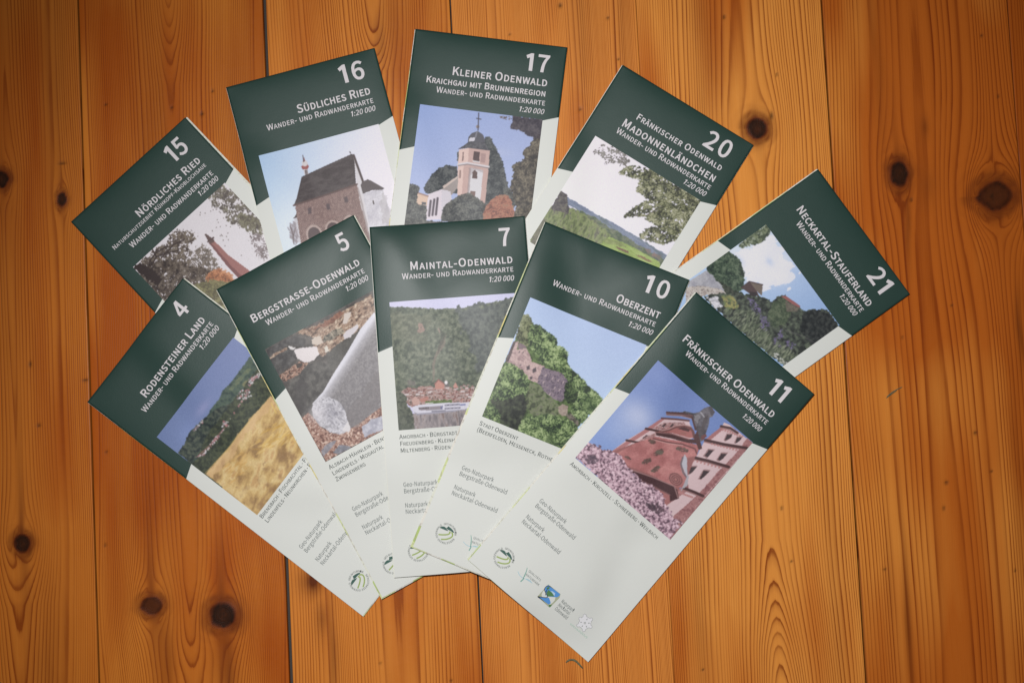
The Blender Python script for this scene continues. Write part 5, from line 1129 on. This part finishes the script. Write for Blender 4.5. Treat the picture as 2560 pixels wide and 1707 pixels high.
    # curved centre gable
    A.poly([(25.4, 119.2), (34.4, 103.4), (68.3, 76.5), (75.9, 98.8), (76.7, 106.7), (77.9, 119.5), (66.2, 123.2), (39.5, 119.4)], (146, 92, 92))
    A.mottle([(34.4, 103.4), (41.7, 91.8), (68.3, 76.5), (71.5, 83.4), (66.0, 90.2), (66.6, 94.1), (71.2, 97.6), (75.9, 98.8), (77.9, 105.7), (72.5, 109.3), (57.3, 112.7), (40.7, 118.4), (29.2, 117.5), (31.5, 111.3)], [(160, 96, 96), (172, 106, 106), (184, 120, 118)], 5, .3)
    A.poly([(40.8, 88.3), (44.2, 82.2), (48.1, 76.7), (54.3, 71.3), (58.9, 71.7), (62.7, 74.9), (59.6, 77.6), (48.8, 82.5)], (162, 98, 96))
    A.line([(42.4, 86.4), (45.6, 82.6), (48.0, 77.8), (52.0, 73.6), (55.7, 71.7), (59.1, 72.6), (62.4, 75.2)], 1.7, (112, 74, 74)); A.line([(42.2, 86.1), (45.3, 82.1), (47.6, 77.3), (51.5, 73.1), (56.0, 70.8)], .6, (182, 140, 138))
    A.poly([(49.4, 78.2), (52.4, 74.1), (56.5, 72.7), (57.0, 74.5), (52.4, 76.7)], (84, 58, 60)); A.poly([(52.6, 78.2), (56.0, 75.8), (57.0, 77.6), (53.7, 79.4)], (150, 96, 92), .5)
    A.poly([(39.6, 89.3), (49.1, 82.8), (60.1, 78.2), (65.6, 74.0), (67.5, 76.2), (60.4, 81.1), (50.5, 85.8), (41.5, 90.9)], edge); A.line([(39.7, 89.5), (49.2, 83.0), (60.2, 78.3)], .7, (140, 96, 96)); A.poly([(61.5, 74.8), (60.8, 70.1), (71.1, 77.3), (69.8, 79.5)], (84, 58, 60)); A.poly([(65.2, 71.6), (66.4, 67.9), (68.3, 69.0), (67.7, 73.3)], (110, 70, 70), .5)
    A.line([(41.3, 93.8), (50.3, 89.3), (59.4, 83.6), (67.4, 80.5), (70.4, 82.2)], .9, (110, 68, 70)); A.line([(41.7, 94.4), (50.7, 89.9), (59.8, 84.2)], .5, (196, 150, 146))
    # carved ornaments
    for pts in ([(38.9, 97.4), (40.0, 94.9), (45.3, 93.5), (45.1, 95.9), (41.5, 97.9)], [(57.1, 89.8), (58.3, 86.2), (64.9, 83.2), (65.5, 85.9), (60.4, 88.6)], [(33.8, 115.2), (36.5, 113.4), (40.4, 114.3), (36.8, 116.3)], [(48.0, 103.0), (48.2, 97.0), (51.6, 93.5), (53.2, 95.3), (51.3, 100.7)], [(45.5, 112.7), (46.2, 107.2), (48.8, 104.0), (50.3, 105.8), (49.4, 109.8)], [(54.1, 112.8), (54.2, 107.9), (55.6, 104.5), (58.4, 105.3), (57.8, 109.6)]):
        A.foliage(pts, [(84, 62, 62), (108, 80, 76), (96, 90, 80)], .75, .6, .8)
    A.ell(*[(50.7, 98.0)][0], 2.4, 1.4, (106, 96, 86), -.5)
    A.poly([(66.6, 94.1), (64.5, 87.8), (67.6, 88.9), (72.3, 94.5), (76.2, 98.6), (72.3, 97.1)], (170, 168, 180)); A.line([(64.9, 90.2), (66.8, 94.4), (71.5, 97.8), (75.9, 98.8)], 1.1, (112, 96, 104)); A.poly([(75.4, 98.2), (75.8, 96.8), (79.4, 102.3), (78.3, 108.6), (77.0, 103.3)], (160, 156, 166), .5)
    A.ell(*[(70.9, 104.2)][0], 5.2, 3.8, (164, 104, 102), -.3); 
    for rr in (4.4, 2.9, 1.4):
        u, v = [(70.8, 104.5)][0]; d = np.hypot((A.U - u) / 1.25, A.V - v); A.paint(np.abs(d - rr * .8) < .4, (112, 72, 74), .8)
    # lower cornice
    A.poly([(43.2, 119.4), (49.8, 116.5), (57.8, 113.3), (72.2, 109.0), (76.2, 109.3), (80.8, 112.8), (77.5, 118.3), (74.3, 115.2), (62.0, 118.3), (50.8, 121.5)], (76, 50, 54)); A.line([(43.6, 119.3), (58.0, 113.6), (73.1, 108.7), (80.0, 112.9)], .7, (150, 112, 112)); A.line([(49.6, 121.4), (61.6, 117.8), (74.6, 114.9)], .6, (120, 84, 86))
    A.poly([(50.4, 122.3), (62.2, 118.6), (74.5, 115.5), (77.4, 118.9), (77.1, 122.3), (66.2, 123.2), (56.8, 124.8)], (158, 98, 98))
    # blossom
    blo = [(92, 70, 84), (136, 104, 120), (172, 136, 152), (196, 162, 176), (214, 184, 196)]
    bp = [(9.3, 136.8), (8.7, 129.8), (9.9, 125.0), (16.5, 121.4), (20.9, 121.5), (24.0, 118.8), (32.8, 116.6), (38.3, 119.4), (43.5, 119.2), (48.6, 120.1), (54.9, 120.1), (63.7, 117.8), (69.5, 117.1), (74.9, 121.0), (82.2, 123.3), (87.2, 125.4), (91.9, 123.5), (93.4, 126.5), (93.3, 138.3), (58.0, 138.8)]
    A.mottle(bp, blo, 1.25, 2.2, 1.8, contrast=3.2)
    A.dabs(bp, 900, (.3, .7), blo + [(206, 172, 186)], 1.2, None, .75)
    A.dabs([(65.6, 130.1), (71.2, 124.2), (78.1, 124.7), (78.2, 129.9), (71.3, 130.6)], 60, (.4, .8), [(70, 56, 66), (96, 74, 84)], amt=.7); A.dabs([(13.6, 133.1), (18.6, 127.7), (23.6, 129.8), (19.2, 134.6)], 50, (.4, .8), [(84, 70, 84), (110, 88, 100)], amt=.7)
    A.soften(1); return A

# ------------------------------------------------------------------ building the maps
W_ = "Wander- und Radwanderkarte"; SC = "1:20 000"
# number, label, photo, lines of the header: (text, x0, x1, baseline, cap height, kind)
MAPS = {
    15: dict(photo=photo_chimney, label="green map with a brick chimney photo, leftmost in the back row",
             num=("15", 78.2, 93.0, 18.4, 12.0), lines=[("Nördliches Ried", 35.8, 92.5, 30.1, 5.3, "title"), ("Naturschutzgebiet Kühkopf-Knoblochsaue", 8.6, 93.2, 34.8, 3.0, "subtitle"), (W_, 18.4, 93.0, 42.2, 4.0, "subtitle"), (SC, 75.6, 93.0, 47.5, 3.4, "scale")]),
    16: dict(photo=photo_gatehouse, label="green map with a steep-roofed gatehouse photo between the chimney and church tower maps",
             num=("16", 77.0, 94.4, 18.4, 12.2), lines=[("Südliches Ried", 42.9, 94.6, 30.4, 5.6, "title"), (W_, 19.9, 95.0, 36.7, 4.0, "subtitle"), (SC, 77.4, 94.8, 42.3, 3.5, "scale")]),
    17: dict(photo=photo_church, label="green map with an onion-domed church tower photo, topmost in the picture",
             num=("17", 78.0, 94.6, 19.3, 11.6), lines=[("Kleiner Odenwald", 28.7, 94.5, 28.9, 5.6, "title"), ("Kraichgau mit Brunnenregion", 11.7, 94.3, 36.0, 4.4, "title"), (W_, 19.6, 94.7, 42.2, 4.0, "subtitle"), (SC, 77.1, 94.5, 48.3, 3.5, "scale")]),
    20: dict(photo=photo_valley, label="green map with a leafy branch and valley photo, corner touching a dark knot",
             num=("20", 74.6, 94.4, 18.6, 12.0), lines=[("Fränkischer Odenwald", 27.0, 94.9, 27.5, 4.4, "title"), ("Madonnenländchen", 20.9, 95.1, 36.6, 5.6, "title"), (W_, 20.3, 95.4, 42.6, 4.0, "subtitle"), (SC, 77.3, 94.8, 48.2, 3.5, "scale")]),
    21: dict(photo=photo_lane, label="green map with a lavender garden and cloudy sky photo, rightmost of all",
             num=("21", 77.4, 95.3, 16.9, 12.0), lines=[("Neckartal-Stauferland", 13.3, 95.4, 28.8, 5.4, "title"), (W_, 21.3, 95.6, 34.9, 4.0, "subtitle"), (SC, 77.9, 94.8, 40.1, 3.5, "scale")]),
    4: dict(photo=photo_wheat, label="green map with a golden wheat field photo, lowest on the left of the front row",
            num=("4", 83.4, 92.8, 17.2, 11.6), lines=[("Rodensteiner Land", 25.9, 92.2, 29.9, 5.4, "title"), (W_, 18.1, 93.4, 35.8, 3.9, "subtitle"), (SC, 74.7, 93.5, 40.8, 3.5, "scale")],
            towns=["Brensbach • Fischbachtal • Fränkisch-", "Lindenfels • Neunkirchen • Rei"], tb=142.0),
    5: dict(photo=photo_column, label="green map with a fallen stone column photo between the wheat and boat maps",
            num=("5", 86.0, 94.2, 18.7, 11.8), lines=[("Bergstrasse-Odenwald", 11.0, 93.4, 32.3, 5.4, "title"), (W_, 18.9, 93.6, 38.6, 3.9, "subtitle"), (SC, 76.4, 93.4, 44.1, 3.5, "scale")],
            towns=["Alsbach-Hähnlein • Bensheim", "Lindenfels • Modautal •", "Zwingenberg"], tb=143.5),
    7: dict(photo=photo_river, label="green map with a white river boat and wooded hill photo, middle of the front row",
            num=("7", 86.2, 95.0, 19.2, 11.8), lines=[("Maintal-Odenwald", 25.1, 94.5, 31.3, 5.5, "title"), (W_, 19.5, 94.6, 37.2, 3.9, "subtitle"), (SC, 77.3, 94.3, 43.3, 3.5, "scale")],
            towns=["Amorbach • Bürgstadt •", "Freudenberg • Kleinheubach", "Miltenberg • Rüdenau •"], tb=143.5),
    10: dict(photo=photo_ruin, label="green map with a castle ruin photo between the river boat and abbey maps",
             num=("10", 77.6, 95.4, 18.6, 11.8), lines=[("Oberzent", 63.7, 95.4, 32.3, 5.5, "title"), (W_, 20.3, 94.9, 38.3, 3.9, "subtitle"), (SC, 77.5, 95.0, 44.4, 3.5, "scale")],
             towns=["Stadt Oberzent", "(Beerfelden, Hesseneck, Rothenberg)"], tb=143.6),
    11: dict(photo=photo_abbey, label="green map with a red abbey and pink blossom photo, uncovered on top",
             num=("11", 78.6, 93.2, 19.4, 11.8), lines=[("Fränkischer Odenwald", 13.1, 93.4, 31.2, 5.4, "title"), (W_, 21.0, 93.4, 37.2, 3.9, "subtitle"), (SC, 77.5, 92.8, 43.7, 3.5, "scale")],
             towns=["Amorbach • Kirchzell • Schneeberg • Weilbach"], tb=143.5, tx=87.2),
}
# how far the folded sheets show past the cover (mm): left, right, bottom, sideways drift towards the bottom
EDGE = {15: (0, 1.4, 0, 1.0), 16: (.35, 0, 0, 0), 17: (.7, 0, 0, 0), 20: (.55, .3, 0, 0), 21: (.9, 0, 0, 0),
        4: (.4, .9, 1.0, .3), 5: (.7, .8, 1.2, -.8), 7: (.5, .3, .2, -.3), 10: (.7, .6, 1.2, -1.4), 11: (.9, .2, .25, -.2)}

def arc_text(text, cx, cy, r, a0, a1, cap):
    """lettering round a circle, from angle a0 to a1 clockwise (radians, 0 = up)"""
    sc = cap / CAP
    g, w = layout(text, True, 0)
    g = [(c, x, 1.0) for c, x, s in layout(text.upper(), False, 0)[0]]
    w = layout(text.upper(), False, 0)[1]
    polys = []
    for c, x, s in g:
        t = a0 + (a1 - a0) * (x + GLYPHS[c][0] / 2) / w
        ca, sa = math.cos(t), math.sin(t)
        for p in GLYPHS[c][1]:
            q = []
            for a, b in p:
                lx = (a - GLYPHS[c][0] / 2) * sc; ly = r + b * sc
                q.append((cx + lx * ca + ly * sa, cy + lx * sa - ly * ca))
            polys.append(q)
    return polys

def ribbon(pts, w0, w1=None):
    """tapering stroke outline through points"""
    P = np.asarray(pts, float); w1 = w0 if w1 is None else w1
    # smooth the path
    for _ in range(2):
        Q = [P[0]]
        for a, b in zip(P[:-1], P[1:]):
            Q += [a * .75 + b * .25, a * .25 + b * .75]
        P = np.array(Q + [P[-1]])
    d = np.gradient(P, axis=0); d /= np.linalg.norm(d, axis=1)[:, None] + 1e-9
    n = np.stack([-d[:, 1], d[:, 0]], 1)
    w = np.linspace(w0, w1, len(P))[:, None] / 2
    return [tuple(p) for p in np.concatenate([P + n * w, (P - n * w)[::-1]])]

def round_emblem(pl, cover, cx, cy, z):
    O = lambda pts: [(cx + a, cy + b) for a, b in pts]
    e = printed("round_emblem", pl, curve_faces([O(p) for p in EMB_HILLS]), z, HILL_INK, cover)
    printed("emblem_field", pl, curve_faces([O(ribbon(p, .9)) for p in EMB_FIELDS]), z, FIELD_INK, e)
    return e
def emblem_ring(pl, cover, cx, cy, z):
    printed("emblem_lettering", pl, curve_faces(arc_text("Geo-Naturpark", cx, cy, 5.75, -.62, 1.42, 1.25) + arc_text("Bergstrasse-Odenwald", cx, cy, 5.75, 1.75, 5.45, 1.25), .012), z, DARK_INK, cover)

_c = np.array([(16.7, 218.6)][0])
EMB_HILLS = [[(a - _c[0], b - _c[1]) for a, b in p] for p in (
    [(11.3, 216.7), (12.0, 215.6), (13.0, 215.0), (14.5, 214.8), (16.0, 215.6), (17.7, 216.5), (16.2, 216.7), (13.8, 216.7)],
    [(15.4, 215.2), (16.1, 214.4), (16.6, 213.4), (17.3, 213.8), (18.6, 214.1), (20.1, 214.8), (21.8, 216.1), (20.6, 216.3), (19.0, 215.9), (17.1, 215.8)])]
EMB_FIELDS = [[(a - _c[0], b - _c[1]) for a, b in p] for p in (
    [(12.3, 221.1), (15.2, 220.2), (18.0, 218.9), (19.2, 217.5), (18.4, 216.4)],
    [(15.1, 223.4), (17.9, 222.4), (20.3, 220.6), (21.5, 218.7), (20.8, 217.0), (19.3, 216.2)])]
_k = np.array([(33.8, 221.9)][0])
LEAF_A = [[(a - _k[0], b - _k[1]) for a, b in p] for p in (
    [(33.5, 225.0), (33.8, 222.3), (33.6, 218.3), (32.8, 215.1), (31.7, 212.0)], [(33.5, 222.2), (32.6, 219.1), (31.9, 217.0), (30.8, 215.1)])]
LEAF_W = [[(a - _k[0], b - _k[1]) for a, b in p] for p in (
    [(27.7, 221.0), (30.0, 222.2), (33.0, 222.4), (35.9, 221.1), (40.0, 220.7)], [(33.6, 222.1), (36.3, 220.6), (38.5, 220.4)])]

def front_print(pl, cover, k, z):
    """everything printed on the white lower half of a front-row map"""
    spec = MAPS[k]
    for i, t in enumerate(spec["towns"]):
        lettering("place_names", pl, text_glyphs(t, 10.0, spec.get("tx"), spec["tb"] + 4.55 * i, 2.9), .02, z, TOWN_INK, cover)
    for txt, b, x1 in (("Geo-Naturpark", 175.4, 33.2), ("Bergstraße-Odenwald", 179.7, 44.6), ("Naturpark", 189.2, 25.6), ("Neckartal-Odenwald", 193.4, 43.2)):
        lettering("park_name", pl, text_glyphs(txt, 10.2, x1, b, 2.95, caps=False, mintr=4), .0, z, GREY_INK, cover)
    cx, cy = 16.9, 218.6
    e = round_emblem(pl, cover, cx, cy, z)
    emblem_ring(pl, e, cx, cy, z)
    if k in (10, 11):
        lx, ly = 35.7, 220.2
        L = printed("leaf_emblem", pl, curve_faces([[(lx + a, ly + b) for a, b in ribbon(p, .75, .3 if i else .45)] for i, p in enumerate(LEAF_A)]), z, LEAF_INK, cover)
        printed("water_line", pl, curve_faces([[(lx + a, ly + b) for a, b in ribbon(p, .28, .4)] for p in LEAF_W]), z, WATER_INK, L)
        lettering("emblem_lettering", pl, text_glyphs("QUALITÄTS", 34.9, 45.2, 214.9, 1.45, False) + text_glyphs("NATURPARK", 34.9, 46.4, 217.9, 1.45, False), .004, z, GREY_INK, L)
    if k == 11:
        # square river emblem, three-line name, oak-leaf emblem
        sq = printed("square_emblem", pl, curve_faces([[(50.4, 223.5), (50.6, 212.8), (61.1, 212.4), (62.2, 214.8), (61.6, 223.5), (60.9, 224.1)]]), z, SAND_INK, cover)
        printed("emblem_sky", pl, curve_faces([[(54.7, 219.7), (50.7, 216.4), (50.8, 213.1), (60.8, 212.6), (61.3, 213.8), (60.7, 215.5), (56.5, 218.5)]]), z + .00003, BLUE_INK, sq)
        printed("emblem_cloud", pl, curve_faces([[(54.6, 215.4), (55.8, 214.4), (58.1, 214.3), (58.8, 216.1), (55.8, 218.7), (54.7, 219.7), (53.2, 218.9)]]), z + .00006, SKY_INK, sq)
        printed("emblem_river", pl, curve_faces([[(50.7, 223.3), (52.4, 222.6), (55.2, 220.8), (56.7, 219.2), (58.9, 220.4), (60.1, 221.3), (59.5, 222.9)]]), z + .00003, BLUE_INK, sq)
        printed("emblem_hill", pl, curve_faces([[(53.2, 217.4), (53.0, 215.3), (54.6, 215.4), (56.1, 215.3), (59.0, 216.2), (55.7, 219.0), (54.3, 218.8)], [(51.2, 215.5), (51.5, 214.1), (52.7, 213.6), (53.2, 214.9), (52.1, 215.7)]]), z + .00009, MOSS_INK, sq)
        printed("emblem_corner", pl, curve_faces([[(59.8, 223.0), (61.4, 221.4), (61.6, 223.5), (61.0, 224.0)]]), z + .00003, MOSS_INK, sq)
        printed("emblem_outline", pl, curve_faces([ribbon(p, .42) for p in ([(50.4, 223.5), (53.3, 221.8), (55.6, 220.2), (55.9, 219.2), (52.5, 218.0), (50.3, 216.8), (50.7, 212.9), (60.9, 212.5), (61.7, 215.0), (59.3, 216.7), (56.0, 218.9), (58.9, 220.4), (60.2, 221.5), (59.5, 222.9), (50.7, 223.6)], [(53.9, 219.5), (52.5, 217.1), (52.1, 215.2)])]), z + .00012, BLACK_INK, sq)
        for i, t in enumerate(("Naturpark", "Neckartal-", "Odenwald")):
            lettering("park_name", pl, text_glyphs(t, 64.6, 75.4 if i != 1 else 75.0, 216.4 + 3.25 * i, 2.5, caps=False), .005, z, GREY_INK, cover)
        ox, oy = [(86.3, 216.7)][0]
        def lobed(r0, ang, ln, wd):
            o = []
            for i in range(22):
                t = i / 21; s = 1 if i else 1
                w = wd * (math.sin(math.pi * min(t * 1.02, 1)) ** .6) * (1 + .28 * math.sin(t * 15))
                o.append((t, w))
            side = [(r0 + ln * t, w) for t, w in o] + [(r0 + ln * t, -w) for t, w in o[::-1]]
            return [(ox + a * math.cos(ang) - b * math.sin(ang), oy + a * math.sin(ang) + b * math.cos(ang)) for a, b in side]
        leaves = [lobed(.5, a, l, w) for a, l, w in ((-2.3, 5.6, 1.75), (-1.2, 5.4, 1.75), (-.1, 5.3, 1.6), (1.0, 5.4, 1.7), (2.1, 5.3, 1.7), (3.2, 4.9, 1.6))]
        ok = printed("oak_leaf_emblem", pl, curve_faces(leaves[:1], .13), z, OAK_LINE, cover)
        for i, lf in enumerate(leaves):
            if i: printed("oak_outline", pl, curve_faces([lf], .13), z + .00001 * i, OAK_LINE, ok)
            printed("oak_leaf", pl, curve_faces([lf], -.12), z + .0001 + .00001 * i, OAK_INK, ok)
        lettering("emblem_lettering", pl, text_glyphs("odenwaldklub", 79.0, 94.2, 223.9, 1.5, False), .0, z, OAK_TEXT, ok)

def build_map(k):
    spec = MAPS[k]
    pl = Place(k)
    root = pl.root
    root["label"] = spec["label"]; root["category"] = "map"; root["group"] = "folded hiking maps fanned out in two rows"
    el, er, eb, drift = EDGE[k]
    r = np.random.default_rng(k)
    for i in range(N_PAGES):
        f = (i + 1) / (N_PAGES + 1)
        # each fold sits a little differently; the lower ones show furthest
        jl, jr, jb = el * (1 - .42 * f - .15 * r.random()), er * (1 - .42 * f - .15 * r.random()), eb * (1 - .45 * f - .1 * r.random())
        u0 = -jl if el > 0 else .35 + .4 * r.random()
        u1 = 105 + jr if er > 0 else 105 - .35 - .4 * r.random()
        v1 = 235 + jb if eb > 0 else 235 - .3 - .4 * r.random()
        mat = MAP_SHEET if i % 2 == 0 or k in (5, 10) else PAGE
        if k in (11, 21, 17): mat = PAGE if i % 3 else MAP_SHEET
        if k in (15, 4): mat = MAP_SHEET if i % 2 else PAGE
        sheet("page", pl, u0, u1, .35 + .25 * r.random(), v1, i * PAGE_PITCH + PAGE_T, PAGE_T, f, mat, root, drift * (1 - .5 * f), 3.2)
    cover = sheet("cover", pl, 0, 105, 0, 235, TOP, COVER_T, 1.0, PAPER, root)
    L1 = 0.00004; L2 = 0.00009; L3 = 0.00015
    us = np.linspace(-0.03, 105.03, 80)
    strip_mesh("header_band", pl, us, lambda u: 0 * u - .03, lambda u: 84.9 - (84.9 - 48.9) * u / 105, 54, TOP + L1, GREEN, cover)
    spec["photo"]().build(pl, TOP + L2, cover)
    t, x0, x1, b, cap = spec["num"]
    lettering("map_number", pl, text_glyphs(t, x0, x1, b, cap), .34 if t != '4' else .12, TOP + L3, WHITE_INK, cover)
    for t, x0, x1, b, cap, kind in spec["lines"]:
        if kind == "scale":
            lettering(kind, pl, text_glyphs(t, x0, x1, b, cap, False, .22, 6), .05, TOP + L3, WHITE_INK, cover)
        else:
            lettering(kind, pl, text_glyphs(t, x0, x1, b, cap), cap * (.026 if kind == "title" else .014), TOP + L3, WHITE_INK, cover)
    if "towns" in spec:
        front_print(pl, cover, k, TOP + L2)

for k in ORDER:
    build_map(k)

# ------------------------------------------------------------------ bits lying on the floor
def board_xy(b, p, s):
    X = SEAM_X0 + (b - 1) * SEAM_P + p / 1000
    return X * NRM + s / 1000 * ALG

def needle(label, path, width, col, name="plant_scrap"):
    """a dry curled scrap of leaf: a thin bent blade with a raised middle"""
    P = np.array([board_xy(*q) for q in path])
    for _ in range(3):
        Q = [P[0]]
        for a, b in zip(P[:-1], P[1:]):
            Q += [a * .75 + b * .25, a * .25 + b * .75]
        P = np.array(Q + [P[-1]])
    mid = P.mean(0)
    d = np.gradient(P, axis=0); d /= np.linalg.norm(d, axis=1)[:, None]
    n = np.stack([-d[:, 1], d[:, 0]], 1)
    m = len(P); t = np.linspace(0, 1, m)
    w = width / 2000 * np.sin(np.pi * np.clip(t * .9 + .06, 0, 1)) ** .6
    rows = []
    for a, h in ((-1, .0), (-.5, .55), (0, .8), (.5, .55), (1, 0)):
        q = P + n * (a * w)[:, None] - mid
        rows.append(np.concatenate([q, (0.00022 + .0002 * np.sin(np.pi * t) + h * w * .6)[:, None]], 1))
    co = np.concatenate(rows)
    low = co.copy(); low[:, 2] -= .00018
    f = grid_faces(m, 5); me = quad_mesh(name, np.concatenate([co, low]), np.concatenate([f, f[:, ::-1] + len(co)]))
    o = link(name, me, col)
    o.location = (mid[0], mid[1], 0)
    o["label"] = label; o["category"] = "plant scrap"
    return o

dm = NT("dry_leaf"); _n = dm.noise(dm.n("TexCoord").outputs["Object"], 900, 3, .6)
dm.set(Base_Color=dm.ramp(_n, [(.3, (.075, .070, .032)), (.7, (.17, .15, .075))]), Roughness=.7)
needle("dark curled leaf scrap on the boards just below the tip of the red abbey map", [(3, 56.0, -165.6), (3, 58.6, -163.7), (3, 62.2, -164.3), (3, 65.0, -167.4), (3, 67.2, -170.2)], 1.4, dm.m)
needle("thin straight grass bit on bare boards right of the lavender map", [(5, 26.5, .4), (5, 31, 3.9), (5, 37.5, 6.6)], .7, dm.m)
needle("second grass bit crossing the other grass bit's lower end", [(5, 26.0, -.4), (5, 29.5, 1.9), (5, 33.5, 4.2)], .45, dm.m, "grass_blade")
bpy.data.objects["plant_scrap.001"].name = "grass_blade"
